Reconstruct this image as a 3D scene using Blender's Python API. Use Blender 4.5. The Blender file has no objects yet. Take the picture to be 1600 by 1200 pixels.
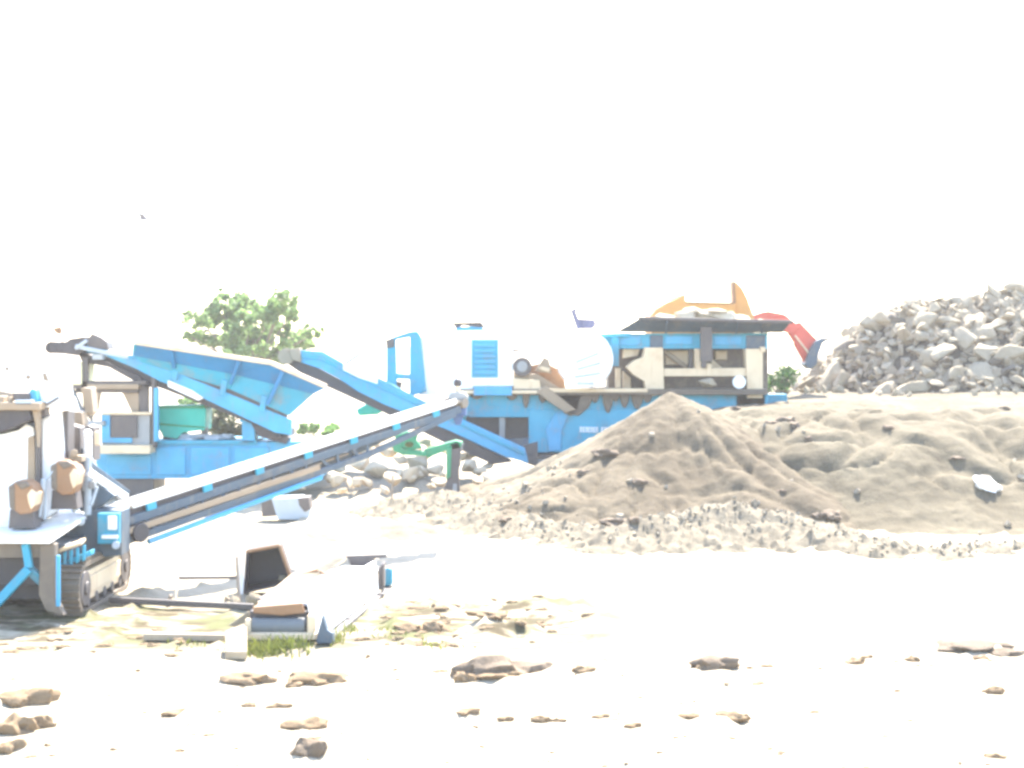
import bpy, bmesh, math, random
from mathutils import Vector, Matrix, noise, Quaternion
R = math.radians
SC = bpy.context.scene
COL = SC.collection
rng = random.Random(7)

# ------------------------------------------------------------------ camera, sky, sun, exposure
F, H, HZ = 2400.0, 3.8, 540.0            # focal length in photo pixels, eye height, horizon row
cam_d = bpy.data.cameras.new('camera')
cam = bpy.data.objects.new('camera', cam_d); COL.objects.link(cam)
cam_d.sensor_width = 36.0; cam_d.lens = 36.0 * F / 1600.0
cam_d.shift_y = -(600 - HZ) / 1600.0
cam_d.clip_start = 0.1; cam_d.clip_end = 20000
cam.location = (0, 0, H); cam.rotation_euler = (R(90), 0, 0)
SC.camera = cam

HAZE = .001
SUN_EL, SUN_AZ = R(52), R(14)             # high, behind the yard and a little to the right
w = bpy.data.worlds.new('World'); SC.world = w; w.use_nodes = True
nt = w.node_tree
sky = nt.nodes.new('ShaderNodeTexSky'); sky.sky_type = 'NISHITA'; sky.sun_disc = False
sky.sun_elevation = SUN_EL; sky.sun_rotation = SUN_AZ
sky.air_density = 1.0; sky.dust_density = 1.0; sky.ozone_density = 1.0
bg = nt.nodes['Background']; bg.inputs[1].default_value = 0.15
nt.links.new(sky.outputs[0], bg.inputs[0])
sd = bpy.data.lights.new('sun', 'SUN'); sd.energy = 4.5; sd.angle = R(0.5); sd.color = (1.0, 0.93, 0.82)
so = bpy.data.objects.new('sun', sd); COL.objects.link(so)
sv = Vector((math.sin(SUN_AZ) * math.cos(SUN_EL), math.cos(SUN_AZ) * math.cos(SUN_EL), math.sin(SUN_EL)))
so.rotation_euler = sv.to_track_quat('Z', 'Y').to_euler(); so.location = (0, 0, 30)
SC.view_settings.view_transform = 'Standard'; SC.view_settings.look = 'None'
SC.view_settings.gamma = 1.0; SC.view_settings.exposure = 2.75
SC.render.engine = 'CYCLES'
SC.cycles.pixel_filter_type = 'BLACKMAN_HARRIS'; SC.cycles.filter_width = 3.1

def P(px, py, Y): return Vector(((px - 800) * Y / F, Y, H - (py - HZ) * Y / F))
def G(px, py, z=0.0):
    Y = F * (H - z) / (py - HZ); return Vector(((px - 800) * Y / F, Y, z))

# ------------------------------------------------------------------ materials
def new_mat(name):
    m = bpy.data.materials.new(name); m.use_nodes = True
    return m, m.node_tree.nodes, m.node_tree.links, m.node_tree.nodes['Principled BSDF']

def mix_col(N, L, fac, a, b):
    n = N.new('ShaderNodeMix'); n.data_type = 'RGBA'
    if hasattr(fac, 'links'): L.new(fac, n.inputs[0])
    else: n.inputs[0].default_value = fac
    for s, v in ((n.inputs[6], a), (n.inputs[7], b)):
        if hasattr(v, 'links'): L.new(v, s)
        else: s.default_value = (*v, 1)
    return n.outputs[2]

def noise_ramp(N, L, scale, lo, hi, detail=5, vec=None, stretch=None, rough=.6):
    if vec is None:
        g = N.new('ShaderNodeNewGeometry'); vec = g.outputs['Position']
    if stretch:
        mp = N.new('ShaderNodeMapping'); mp.inputs['Scale'].default_value = stretch
        L.new(vec, mp.inputs['Vector']); vec = mp.outputs[0]
    t = N.new('ShaderNodeTexNoise'); t.inputs['Scale'].default_value = scale
    t.inputs['Detail'].default_value = detail; t.inputs['Roughness'].default_value = rough
    L.new(vec, t.inputs['Vector'])
    r = N.new('ShaderNodeMapRange'); r.inputs[1].default_value = lo; r.inputs[2].default_value = hi
    L.new(t.outputs[0], r.inputs[0]); return r.outputs[0], t.outputs[0]

def paint(name, col, dust=(.26, .21, .15), amount=.6, rough=.5, metal=0.0, drip=.5, var=.25):
    m, N, L, B = new_mat(name)
    f1, _ = noise_ramp(N, L, 1.1, .35, .75)
    c = mix_col(N, L, f1, col, tuple(v * (1 - var) for v in col))
    fd, raw = noise_ramp(N, L, 2.2, .58 - .12 * amount, .80)
    md = N.new('ShaderNodeMath'); md.operation = 'MULTIPLY'; md.inputs[1].default_value = amount
    L.new(fd, md.inputs[0]); c = mix_col(N, L, md.outputs[0], c, dust)
    fs, _ = noise_ramp(N, L, 3.0, .60, .78, stretch=(2.2, 2.2, .35), detail=3)
    ms = N.new('ShaderNodeMath'); ms.operation = 'MULTIPLY'; ms.inputs[1].default_value = drip
    L.new(fs, ms.inputs[0]); c = mix_col(N, L, ms.outputs[0], c, tuple(v * .75 for v in dust))
    L.new(c, B.inputs['Base Color'])
    rr = N.new('ShaderNodeMapRange'); rr.inputs[3].default_value = rough - .1; rr.inputs[4].default_value = min(1, rough + .3)
    L.new(raw, rr.inputs[0]); L.new(rr.outputs[0], B.inputs['Roughness'])
    B.inputs['Metallic'].default_value = metal
    bp = N.new('ShaderNodeBump'); bp.inputs['Strength'].default_value = .12; bp.inputs['Distance'].default_value = .02
    L.new(raw, bp.inputs['Height']); L.new(bp.outputs[0], B.inputs['Normal'])
    return m

def earth(name, a, b, scale=1.2, bump=.6, bscale=6.0, speck=None, bd=.06, edge=(.35, .68)):
    m, N, L, B = new_mat(name)
    f, _ = noise_ramp(N, L, scale, edge[0], edge[1], detail=8)
    c = mix_col(N, L, f, a, b)
    f2, r2 = noise_ramp(N, L, bscale, .3, .7, detail=10, rough=.7)
    c = mix_col(N, L, f2, c, tuple(.5 * (x + y) * .8 for x, y in zip(a, b)))
    if speck:
        f3, _ = noise_ramp(N, L, speck[0], speck[1], speck[1] + .06, detail=2)
        c = mix_col(N, L, f3, c, speck[2])
    L.new(c, B.inputs['Base Color']); B.inputs['Roughness'].default_value = .95
    B.inputs['Specular IOR Level'].default_value = .15
    bp = N.new('ShaderNodeBump'); bp.inputs['Strength'].default_value = bump; bp.inputs['Distance'].default_value = bd
    L.new(r2, bp.inputs['Height']); L.new(bp.outputs[0], B.inputs['Normal'])
    return m

def leafy(name, a, b):
    m, N, L, B = new_mat(name)
    f, _ = noise_ramp(N, L, 1.4, .35, .65)
    c = mix_col(N, L, f, a, b)
    L.new(c, B.inputs['Base Color']); B.inputs['Roughness'].default_value = .6
    tr = N.new('ShaderNodeBsdfTranslucent'); L.new(c, tr.inputs[0])
    mx = N.new('ShaderNodeMixShader'); mx.inputs[0].default_value = .55
    L.new(B.outputs[0], mx.inputs[1]); L.new(tr.outputs[0], mx.inputs[2])
    L.new(mx.outputs[0], N['Material Output'].inputs[0]); return m

M = {
 'blue':   paint('blue_machine_paint', (.016, .270, .405), dust=(.24, .19, .14), amount=.5, drip=.55),
 'bluehop': paint('hopper_blue_paint', (.014, .175, .40), dust=(.16, .17, .17), amount=.35, drip=.4),
 'bluelt': paint('pale_blue_paint', (.045, .30, .50), dust=(.24, .20, .15), amount=.4, drip=.4),
 'bluegrey': paint('worn_blue_grey_steel', (.055, .085, .115), amount=.5),
 'white':  paint('white_machine_paint', (.80, .80, .78), dust=(.58, .47, .35), amount=.5, drip=.45, var=.08),
 'cream':  paint('dusty_cream_paint', (.62, .48, .31), dust=(.44, .29, .16), amount=.6, var=.15),
 'tan':    paint('tan_dirt_steel', (.27, .20, .13), dust=(.36, .28, .19), amount=.6),
 'mud':    paint('caked_mud', (.12, .095, .07), dust=(.2, .165, .125), amount=.7, rough=.9),
 'tracksteel': paint('muddy_track_steel', (.12, .095, .07), dust=(.24, .19, .14), amount=.7),
 'rust':   paint('rusty_brown_paint', (.24, .125, .055), dust=(.36, .25, .15), amount=.45),
 'steel':  paint('dirty_dark_steel', (.085, .072, .068), dust=(.17, .135, .105), amount=.5),
 'dark':   paint('grimy_black_steel', (.042, .036, .040), dust=(.09, .075, .06), amount=.4),
 'rubber': paint('dusty_rubber', (.035, .034, .036), dust=(.20, .17, .13), amount=.7, rough=.8),
 'belt':   paint('dust_covered_belt', (.22, .19, .15), dust=(.42, .37, .29), amount=.8, rough=.9),
 'roller': paint('worn_roller_steel', (.12, .13, .13), dust=(.3, .26, .2), amount=.3, rough=.5),
 'grey':   paint('pale_grey_steel', (.26, .27, .27), dust=(.3, .26, .2), amount=.4),
 'teal':   paint('turquoise_paint', (.0, .36, .285), dust=(.1, .3, .25), amount=.08, drip=.1),
 'green':  paint('green_paint', (.012, .21, .095), dust=(.25, .24, .14), amount=.3, drip=.3),
 'orange': paint('orange_machine_paint', (.56, .25, .055), dust=(.6, .45, .25), amount=.3, drip=.2),
 'red':    paint('faded_red_paint', (.55, .085, .05), dust=(.55, .3, .2), amount=.3, drip=.2),
 'plastic': paint('pale_blue_grey_plastic', (.36, .41, .45), amount=.2, drip=.1),
 'letter': paint('white_lettering', (.72, .76, .78), amount=.3, drip=.4),
 'timber': paint('weathered_timber', (.30, .24, .17), amount=.5, rough=.9),
 'bird':   paint('grey_feathers', (.16, .15, .18), amount=.1),
 'concrete': earth('broken_concrete', (.40, .335, .24), (.23, .19, .13), scale=1.0, bump=.5, bscale=9),
 'concrete_dark': earth('weathered_grey_concrete', (.165, .14, .108), (.10, .085, .066), scale=1.0, bump=.5, bscale=9),
 'rubble_mid': earth('rubble_mid_stone', (.36, .30, .215), (.17, .14, .10), scale=1.6, bump=.4, bscale=9),
 'concrete_light': earth('pale_boulder_stone', (.56, .46, .33), (.42, .33, .23), scale=1.2, bump=.4, bscale=9),
 'rubble_gap': earth('rubble_core_shade', (.075, .058, .043), (.11, .09, .066), scale=3, bump=.8, bscale=10),  # core darkened so gaps between chunks read as shade
 'stone':  earth('tan_field_stone', (.25, .18, .11), (.165, .115, .068), scale=2.0, bump=.6, bscale=14),
 'darkstone': earth('dark_grey_stone', (.10, .076, .055), (.19, .15, .11), scale=2.5, bump=.6, bscale=12),
 'sand':   earth('dark_damp_sand', (.072, .056, .036), (.128, .104, .070), scale=.5, bump=.8, bscale=5.5, speck=(5, .70, (.06, .045, .032)), edge=(.44, .56)),
 'soil':   earth('pale_tan_soil', (.080, .066, .043), (.135, .115, .078), scale=.6, bump=.8, bscale=5.0, speck=(4, .69, (.06, .046, .031)), edge=(.42, .58)),
 'gravel': earth('grey_gravel', (.130, .110, .079), (.19, .165, .12), scale=1.6, bump=.8, bscale=6.0, speck=(5, .66, (.09, .075, .055))),
 'gravel_light': earth('pale_gravel', (.21, .18, .13), (.30, .26, .2), scale=3, bump=.4, bscale=12),
 'leaf':   leafy('pale_green_leaf', (.135, .225, .07), (.20, .29, .11)),
 'leafdark': leafy('grey_green_leaf', (.06, .075, .04), (.10, .115, .065)),
 'leafbright': leafy('fresh_green_leaf', (.085, .19, .04), (.14, .25, .07)),
 'weed':   leafy('yellow_green_weed', (.07, .095, .016), (.14, .15, .035)),
 'bark':   paint('bark', (.16, .13, .10), amount=.2),
}

# ------------------------------------------------------------------ mesh building
SPLIT = {'idler_bracket', 'idler', 'gantry_post', 'gantry_beam', 'gantry_cladding', 'girder_lit_patch', 'girder_stiffener', 'sprocket', 'rib', 'hopper_bracket', 'track_roller',
         'skirt_board', 'guard_slot', 'roof_rail', 'mount', 'lit_side', 'light', 'chassis_panel', 'hopper_rib', 'jaw_plate', 'foot', 'mud_crust', 'inclined_frame',
         'louvre', 'guard_bracket', 'bracket_plate', 'deck_lit_edge', 'chassis_beam', 'hose', 'conveyor_channel', 'conveyor_rail', 'post_shoe', 'handrail', 'cream_cabinet', 'underframe', 'timber_bumper', 'post_plate', 'chute', 'pipe', 'screen_rail', 'jaw_frame', 'upper_bolt', 'gauge_box', 'pump_housing', 'valve', 'shade_band'}
class MB:
    def __init__(s): s.v = []; s.f = []
    def add(s, vs, fs):
        o = len(s.v); s.v += [Vector(v) for v in vs]; s.f += [tuple(i + o for i in f) for f in fs]; return s
    def prism(s, front, back):
        n = len(front)
        fs = [tuple(range(n)), tuple(range(2 * n - 1, n - 1, -1))]
        fs += [(i, i + n, (i + 1) % n + n, (i + 1) % n) for i in range(n)]
        return s.add(list(front) + list(back), fs)
    def qpoly(s, pts, Y, d):                       # outline at depth Y given real thickness d
        f = [P(p[0], p[1], p[2] if len(p) > 2 else Y) for p in pts]
        return s.prism(f, [q + Vector((0, d, 0)) for q in f])
    def qbox(s, x0, y0, x1, y1, Y, d): return s.qpoly([(x0, y0), (x1, y0), (x1, y1), (x0, y1)], Y, d)
    def box(s, a, b):
        (x0, y0, z0), (x1, y1, z1) = a, b
        f = [Vector(t) for t in ((x0, y0, z0), (x1, y0, z0), (x1, y0, z1), (x0, y0, z1))]
        return s.prism(f, [q + Vector((0, y1 - y0, 0)) for q in f])
    def sheet(s, pts, t): 
        f = [Vector(p) for p in pts]; return s.prism(f, [q + Vector((0, 0, -t)) for q in f])
    def bar(s, a, b, wd, ht, up=Vector((0, 0, 1)), off=(0, 0)):
        a, b = Vector(a), Vector(b); d = (b - a).normalized()
        n = d.cross(up)
        if n.length < 1e-3: n = d.cross(Vector((0, 1, 0)))
        n.normalize(); u = n.cross(d)
        c = [(-.5, -.5), (.5, -.5), (.5, .5), (-.5, .5)]
        o = n * off[0] + u * off[1]
        return s.prism([a + o + n * (i * wd) + u * (j * ht) for i, j in c], [b + o + n * (i * wd) + u * (j * ht) for i, j in c])
    def tube(s, a, b, r, r2=None, n=14):
        a, b = Vector(a), Vector(b); d = (b - a).normalized(); r2 = r if r2 is None else r2
        n1 = d.orthogonal().normalized(); n2 = d.cross(n1)
        ring = lambda c, q: [c + (n1 * math.cos(2 * math.pi * i / n) + n2 * math.sin(2 * math.pi * i / n)) * q for i in range(n)]
        return s.prism(ring(a, r), ring(b, r2))
    def ball(s, c, r, sc=(1, 1, 1), n=10, m=7):
        c = Vector(c); vs = []; fs = []
        for j in range(1, m):
            t = math.pi * j / m
            for i in range(n):
                a = 2 * math.pi * i / n
                vs.append(c + Vector((r * sc[0] * math.sin(t) * math.cos(a), r * sc[1] * math.sin(t) * math.sin(a), r * sc[2] * math.cos(t))))
        for j in range(m - 2):
            for i in range(n): fs.append((j * n + i, (j + 1) * n + i, (j + 1) * n + (i + 1) % n, j * n + (i + 1) % n))
        vs += [c + Vector((0, 0, r * sc[2])), c - Vector((0, 0, r * sc[2]))]
        k = n * (m - 1)
        for i in range(n):
            fs.append((k, i, (i + 1) % n)); fs.append((k + 1, (m - 2) * n + (i + 1) % n, (m - 2) * n + i))
        return s.add(vs, fs)
    def pieces(s):
        par = list(range(len(s.v)))
        def find(i):
            while par[i] != i: par[i] = par[par[i]]; i = par[i]
            return i
        for f in s.f:
            for i in f[1:]: par[find(i)] = find(f[0])
        out = {}
        for f in s.f: out.setdefault(find(f[0]), []).append(f)
        res = []
        for fs in out.values():
            ids = sorted({i for f in fs for i in f}); mp = {i: k for k, i in enumerate(ids)}
            m_ = MB(); m_.v = [s.v[i] for i in ids]; m_.f = [tuple(mp[i] for i in f) for f in fs]; res.append(m_)
        return res
    def build(s, name, mat, parent=None, bevel=.012, label=None, recalc=True, smooth=True, one=False):
        if name in SPLIT and parent and not one:        # separate pieces become separate parts
            return [m_.build(name, mat, parent, bevel, label, recalc, smooth, True) for m_ in s.pieces()][0]
        off = Vector((0, 0, 0)); p = parent
        while p: off += p.location; p = p.parent
        me = bpy.data.meshes.new(name)
        me.from_pydata([v - off for v in s.v], [], s.f)
        if recalc:
            bm = bmesh.new(); bm.from_mesh(me); bmesh.ops.recalc_face_normals(bm, faces=bm.faces); bm.to_mesh(me); bm.free()
        if smooth:
            me.shade_smooth(); me.set_sharp_from_angle(angle=R(35))
        me.materials.append(M[mat] if isinstance(mat, str) else mat)
        o = bpy.data.objects.new(name, me); COL.objects.link(o)
        if parent: o.parent = parent
        if bevel:
            b = o.modifiers.new('bevel', 'BEVEL'); b.width = bevel; b.segments = 2; b.limit_method = 'ANGLE'; b.angle_limit = R(40)
        if label: o['label'] = label
        return o

def tag(o, label=None, cat=None, group=None, kind=None):
    if label: o['label'] = label
    if cat: o['category'] = cat
    if group: o['group'] = group
    if kind: o['kind'] = kind
    return o
def thing(name, loc, label, cat, group=None):
    o = bpy.data.objects.new(name, None); COL.objects.link(o); o.location = loc
    o.empty_display_size = .3
    return tag(o, label, cat, group)
def recentre(o):                                    # put a single mesh thing's origin at its base
    vs = [v.co for v in o.data.vertices]
    c = Vector((sum(v.x for v in vs) / len(vs), sum(v.y for v in vs) / len(vs), min(v.z for v in vs)))
    for v in o.data.vertices: v.co -= c
    o.location = o.location + c; return o

# ------------------------------------------------------------------ ground
def fbm(x, y, s, o=4, seed=0.0): return noise.fractal(Vector((x * s, y * s, seed)), 1.0, 2.0, o)
def ground_z(x, y):
    if y > 60 or abs(x) > 30: return -.02
    k = max(0.0, min(1.0, (60 - y) / 20))
    n = fbm(x, y, .35, 3, 3.1) * .035 + fbm(x, y, 1.7, 3, 9.2) * .018
    lump = max(0, fbm(x, y, 2.6, 3, 5.5) - .30) * .16 + max(0, fbm(x, y, 1.1, 4, 15.5) - .35) * .22
    return (n + lump) * k - .02
def axis(a, b, step, far, grow=1.35):
    t = []; v = a
    while v < b: t.append(v); v += step
    s = step; hi = [b]
    while hi[-1] < far: s *= grow; hi.append(hi[-1] + s)
    s = step; lo = []
    v = a
    while v > -far: s *= grow; v -= s; lo.append(v)
    return lo[::-1] + t + hi
def grid_mesh(xs, ys, fz):
    vs = [(x, y, fz(x, y)) for y in ys for x in xs]; n = len(xs)
    fs = [(j * n + i, j * n + i + 1, (j + 1) * n + i + 1, (j + 1) * n + i) for j in range(len(ys) - 1) for i in range(n - 1)]
    return vs, fs
def ground_material():
    m, N, L, B = new_mat('pale_dry_ground')
    g = N.new('ShaderNodeNewGeometry'); pos = g.outputs['Position']
    f, _ = noise_ramp(N, L, .5, .35, .7, detail=6, vec=pos)
    c = mix_col(N, L, f, (.36, .31, .225), (.27, .225, .155))
    f2, r2 = noise_ramp(N, L, 5, .35, .7, detail=8, vec=pos)
    c = mix_col(N, L, f2, c, (.33, .28, .21))
    # damp, trodden and weedy soil round the parked machine and scrap
    sp = N.new('ShaderNodeSeparateXYZ'); L.new(pos, sp.inputs[0])
    def window(sock, a, b, soft):
        u = N.new('ShaderNodeMapRange'); u.interpolation_type = 'SMOOTHSTEP'; u.inputs[1].default_value = a - soft; u.inputs[2].default_value = a + soft; L.new(sock, u.inputs[0])
        d = N.new('ShaderNodeMapRange'); d.interpolation_type = 'SMOOTHSTEP'; d.inputs[1].default_value = b - soft; d.inputs[2].default_value = b + soft; d.inputs[3].default_value = 1; d.inputs[4].default_value = 0; L.new(sock, d.inputs[0])
        x = N.new('ShaderNodeMath'); x.operation = 'MULTIPLY'; L.new(u.outputs[0], x.inputs[0]); L.new(d.outputs[0], x.inputs[1]); return x.outputs[0]
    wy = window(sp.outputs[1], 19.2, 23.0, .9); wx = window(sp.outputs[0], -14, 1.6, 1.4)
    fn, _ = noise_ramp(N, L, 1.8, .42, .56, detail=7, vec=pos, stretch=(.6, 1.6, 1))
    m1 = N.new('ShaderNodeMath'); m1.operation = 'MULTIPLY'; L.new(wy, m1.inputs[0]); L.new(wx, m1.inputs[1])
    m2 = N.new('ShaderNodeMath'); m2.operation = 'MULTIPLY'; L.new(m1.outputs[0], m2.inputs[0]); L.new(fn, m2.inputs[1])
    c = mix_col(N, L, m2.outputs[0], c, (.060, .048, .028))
    fg, _ = noise_ramp(N, L, .9, .48, .62, detail=5, vec=pos)
    m3 = N.new('ShaderNodeMath'); m3.operation = 'MULTIPLY'; L.new(m1.outputs[0], m3.inputs[0]); L.new(fg, m3.inputs[1])
    c = mix_col(N, L, m3.outputs[0], c, (.085, .088, .040))
    L.new(c, B.inputs['Base Color']); B.inputs['Roughness'].default_value = .95; B.inputs['Specular IOR Level'].default_value = .1
    bp = N.new('ShaderNodeBump'); bp.inputs['Strength'].default_value = .5; bp.inputs['Distance'].default_value = .04
    L.new(r2, bp.inputs['Height']); L.new(bp.outputs[0], B.inputs['Normal'])
    return m
def sunlit_flank(m):  # paints the left flank paler: pale sand plus its stronger sunlight
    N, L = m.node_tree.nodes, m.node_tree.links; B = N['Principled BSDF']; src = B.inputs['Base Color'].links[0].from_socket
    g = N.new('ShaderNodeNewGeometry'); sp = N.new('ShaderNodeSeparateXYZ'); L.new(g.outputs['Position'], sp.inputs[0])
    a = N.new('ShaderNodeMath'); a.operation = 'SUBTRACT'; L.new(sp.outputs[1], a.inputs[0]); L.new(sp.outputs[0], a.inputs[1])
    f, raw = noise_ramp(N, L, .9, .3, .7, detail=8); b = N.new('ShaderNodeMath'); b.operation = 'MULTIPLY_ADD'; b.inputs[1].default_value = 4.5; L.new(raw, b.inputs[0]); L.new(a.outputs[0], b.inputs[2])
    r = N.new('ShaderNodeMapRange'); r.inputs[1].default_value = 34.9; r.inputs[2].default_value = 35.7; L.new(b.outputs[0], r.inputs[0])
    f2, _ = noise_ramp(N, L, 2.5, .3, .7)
    lit_sand = mix_col(N, L, f2, (.165, .138, .096), (.125, .103, .071))
    L.new(mix_col(N, L, r.outputs[0], src, lit_sand), B.inputs['Base Color'])
sunlit_flank(M['sand'])
M['ground'] = ground_material()
xs = axis(-11, 12, .14, 4000); ys = axis(10, 36, .12, 4000)
mb = MB(); mb.add(*grid_mesh(xs, ys, ground_z))
tag(mb.build('ground', 'ground', bevel=0, recalc=False), kind='structure')

# ------------------------------------------------------------------ piles
def smooth(a, b, x):
    t = max(0.0, min(1.0, (x - a) / (b - a))); return t * t * (3 - 2 * t)
def crease(x, y, s, seed):
    wv = noise.noise(Vector((x * s * .7, y * s * .7, seed + 9))) * .9
    v = abs(noise.noise(Vector((x * s + wv, y * s - wv, seed)))); return max(0.0, 1 - v / .16)
APX = P(1048, 604, 36.0)
def sand_z(x, y):
    dx, dy = x - APX.x, y - APX.y
    a = math.atan2(dy, dx); d = math.hypot(dx, dy)
    front = max(0.0, -math.sin(a)); left = max(0.0, -math.cos(a)); right = max(0.0, math.cos(a))
    Rr = 4.9 * front + 8.4 * left * (1 - .35 * front) + 6.0 * right * (1 - .42 * front) + 4.0 * max(0.0, math.sin(a))
    Rr *= 1 + .10 * fbm(math.cos(a) * 2, math.sin(a) * 2, 1.0, 3, 4.4)
    t = d / Rr
    prof = max(-.15, (1 - t)) if t > .75 else (1 - t)
    prof = prof ** (1.12 + 1.3 * left * (1 - .75 * front)) if prof > 0 else prof
    gully = (1 - abs(noise.noise(Vector((a * 4.5, d * .35, 2.0))))) ** 3 * .16
    h = APX.z * prof - (gully * smooth(0.1, .45, t) if prof > 0 else 0)
    h += fbm(x, y, .7, 3, 1.7) * .09 + fbm(x, y, 4.0, 4, 6.7) * .045
    return h - .06 - .10 * crease(x, y, .75, 3.3) * smooth(.1, .4, t) * (1 - smooth(.8, 1, t))
mb = MB(); n = lambda a, b, k: [a + (b - a) * i / k for i in range(k + 1)]
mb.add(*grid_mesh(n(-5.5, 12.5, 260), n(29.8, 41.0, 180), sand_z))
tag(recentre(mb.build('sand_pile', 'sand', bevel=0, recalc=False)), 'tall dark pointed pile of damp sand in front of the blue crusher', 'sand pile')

def bank_z(x, y):
    edge = 31.0 + .6 * noise.noise(Vector((x * .3, 0, 2))) - .08 * (x - 10)
    top = 2.30 + .18 * fbm(x, y, .22, 2, 8.0)
    t = (y - edge) / (4.9 + .9 * noise.noise(Vector((x * .5, 1, 5))))
    h = top * (smooth(-.1, 1.0, t) * .75 + .25 * max(0, min(1, t)))
    h *= smooth(1.4, 5.6, x + .05 * (36 - y)) if y < 40.5 else smooth(5.2, 7.6, x)
    h *= 1 - smooth(84, 92, y)
    cut = abs(noise.noise(Vector((x * .55 + .4 * noise.noise(Vector((x, y, 3))), y * .5, 1.0))))
    h -= .15 * (1 - min(1, cut * 5)) * smooth(.15, .5, t) * (1 - smooth(1.1, 1.4, t))
    if y < 45: h += fbm(x, y, .6, 3, 2.2) * .10 * smooth(-.2, .3, t) + fbm(x, y, 3.6, 4, 7.7) * .05
    return h - .10 - .16 * crease(x, y, .55, 6.1) * smooth(.25, .6, t) * (1 - smooth(1.2, 1.5, t))
mb = MB(); mb.add(*grid_mesh(n(1.5, 24, 230), n(29, 42, 150) + n(42.4, 92, 60), bank_z))
tag(recentre(mb.build('soil_bank', 'soil', bevel=0, recalc=False)), 'long flat topped bank of pale tan soil below the rubble heap', 'soil bank')

# low ridge of grey gravel along the foot of the pile
def ridge_spine():
    return [(690, 800, .45, 2.2), (760, 815, .34, 1.5), (860, 838, .30, 1.3), (960, 852, .34, 1.3), (1050, 846, .55, 1.7), (1130, 838, .62, 1.9), (1230, 842, .52, 1.7), (1330, 856, .30, 1.2), (1440, 864, .12, .9), (1600, 856, .10, .8), (1750, 856, .08, .8)]
SP = [(G(a, b), hh, ww) for a, b, hh, ww in ridge_spine()]
def gravel_z(x, y):
    best = -.3
    for (p, h0, w0), (q, h1, w1) in zip(SP, SP[1:]):
        d = q - p; t = max(0, min(1, ((x - p.x) * d.x + (y - p.y) * d.y) / (d.x ** 2 + d.y ** 2)))
        c = p + d * t; r = math.hypot(x - c.x, y - c.y); hh = h0 + (h1 - h0) * t; ww = (w0 + (w1 - w0) * t)
        v = hh * (1 - (r / ww)) ** 1.0 if r < ww else -.25 * (r / ww - 1)
        best = max(best, v)
    return best * 1.12 + fbm(x, y, 1.6, 6, 4.0) * .13 + abs(fbm(x, y, 4.5, 3, 3.0)) * .13 - .08
mb = MB(); mb.add(*grid_mesh(n(-4.0, 13.5, 300), n(25.5, 37, 150), gravel_z))
tag(recentre(mb.build('gravel_ridge', 'gravel', bevel=0, recalc=False)), 'low grey gravel ridge along the foot of the dark sand pile', 'gravel ridge')

# rock meshes --------------------------------------------------------------
def rock_mesh(name, seed, mat, angular=True, flat=.75, sub=2):
    bm = bmesh.new(); r = random.Random(seed)
    if angular:
        for _ in range(15):
            v = Vector((r.uniform(-1, 1), r.uniform(-1, 1), r.uniform(-1, 1)))
            if v.length < .2: continue
            v.normalize(); v *= r.uniform(.75, 1.1); bm.verts.new((v.x * .5, v.y * .5, v.z * .5 * flat))
        res = bmesh.ops.convex_hull(bm, input=bm.verts)
        junk = [v for v in bm.verts if not v.link_faces]
        for v in junk: bm.verts.remove(v)
        bmesh.ops.bevel(bm, geom=list(bm.edges), offset=.03, segments=1, affect='EDGES')
    else:
        bmesh.ops.create_icosphere(bm, subdivisions=3, radius=.5)
        for v in bm.verts:
            k = 1 + .62 * noise.fractal(v.co * 2.6 + Vector((seed * 3.1, 0, 0)), 1, 2, 4)
            v.co *= k; v.co.z *= flat
            if v.co.z < -.16: v.co.z = -.16
    bmesh.ops.recalc_face_normals(bm, faces=bm.faces)
    me = bpy.data.meshes.new(name); bm.to_mesh(me); bm.free()
    me.materials.append(M[mat])
    me.shade_smooth(); me.set_sharp_from_angle(angle=R(28 if angular else 50)); return me
CH = [rock_mesh('concrete_chunk', s, 'concrete', flat=.62 + .05 * (s % 5)) for s in range(8)] + [rock_mesh('concrete_chunk', 30 + s, 'concrete_dark', flat=.7) for s in range(4)]
BO = [rock_mesh('boulder', 110 + s_, 'concrete_light', flat=.7) for s_ in range(5)]
ST = [rock_mesh('stone', 50 + s, 'stone', angular=False, flat=.55) for s in range(6)]
DK = [rock_mesh('dark_stone', 70 + s, 'darkstone', angular=False, flat=.6) for s in range(3)]

def put_rock(name, me, loc, scale, label, cat, group, rot=None, r=rng):
    o = bpy.data.objects.new(name, me); COL.objects.link(o); o.location = loc; o.scale = scale
    o.rotation_euler = rot if rot is not None else (r.uniform(0, 6.3), r.uniform(0, 6.3), r.uniform(0, 6.3))
    return tag(o, label, cat, group)

# rubble heap on the bank --------------------------------------------------
SIL = [(1215, 612), (1250, 596), (1280, 566), (1325, 530), (1345, 512), (1378, 490), (1420, 466), (1470, 464), (1495, 470), (1530, 458), (1560, 452), (1600, 442), (1700, 420), (1850, 400), (2000, 420), (2200, 520), (2350, 615)]
YR = 55.0; BZ = 2.05
RX = [(P(a, b, YR).x, P(a, b, YR).z - BZ - .25) for a, b in SIL]
def ridge(x):
    if x <= RX[0][0] or x >= RX[-1][0]: return 0.0
    for (a, h0), (b, h1) in zip(RX, RX[1:]):
        if a <= x <= b: return h0 + (h1 - h0) * (x - a) / (b - a)
def heap_h(x, y):
    r = ridge(x)
    if r <= 0: return -.6
    f = min(r, (y - (YR - 1 - r * 1.15)) / 1.15, (YR + 1 + r * 1.2 - y) / 1.2)
    return f
def heap_z(x, y): return BZ + heap_h(x, y) - .12 + .22 * fbm(x, y, 1.1, 3, 2.5)
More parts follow.
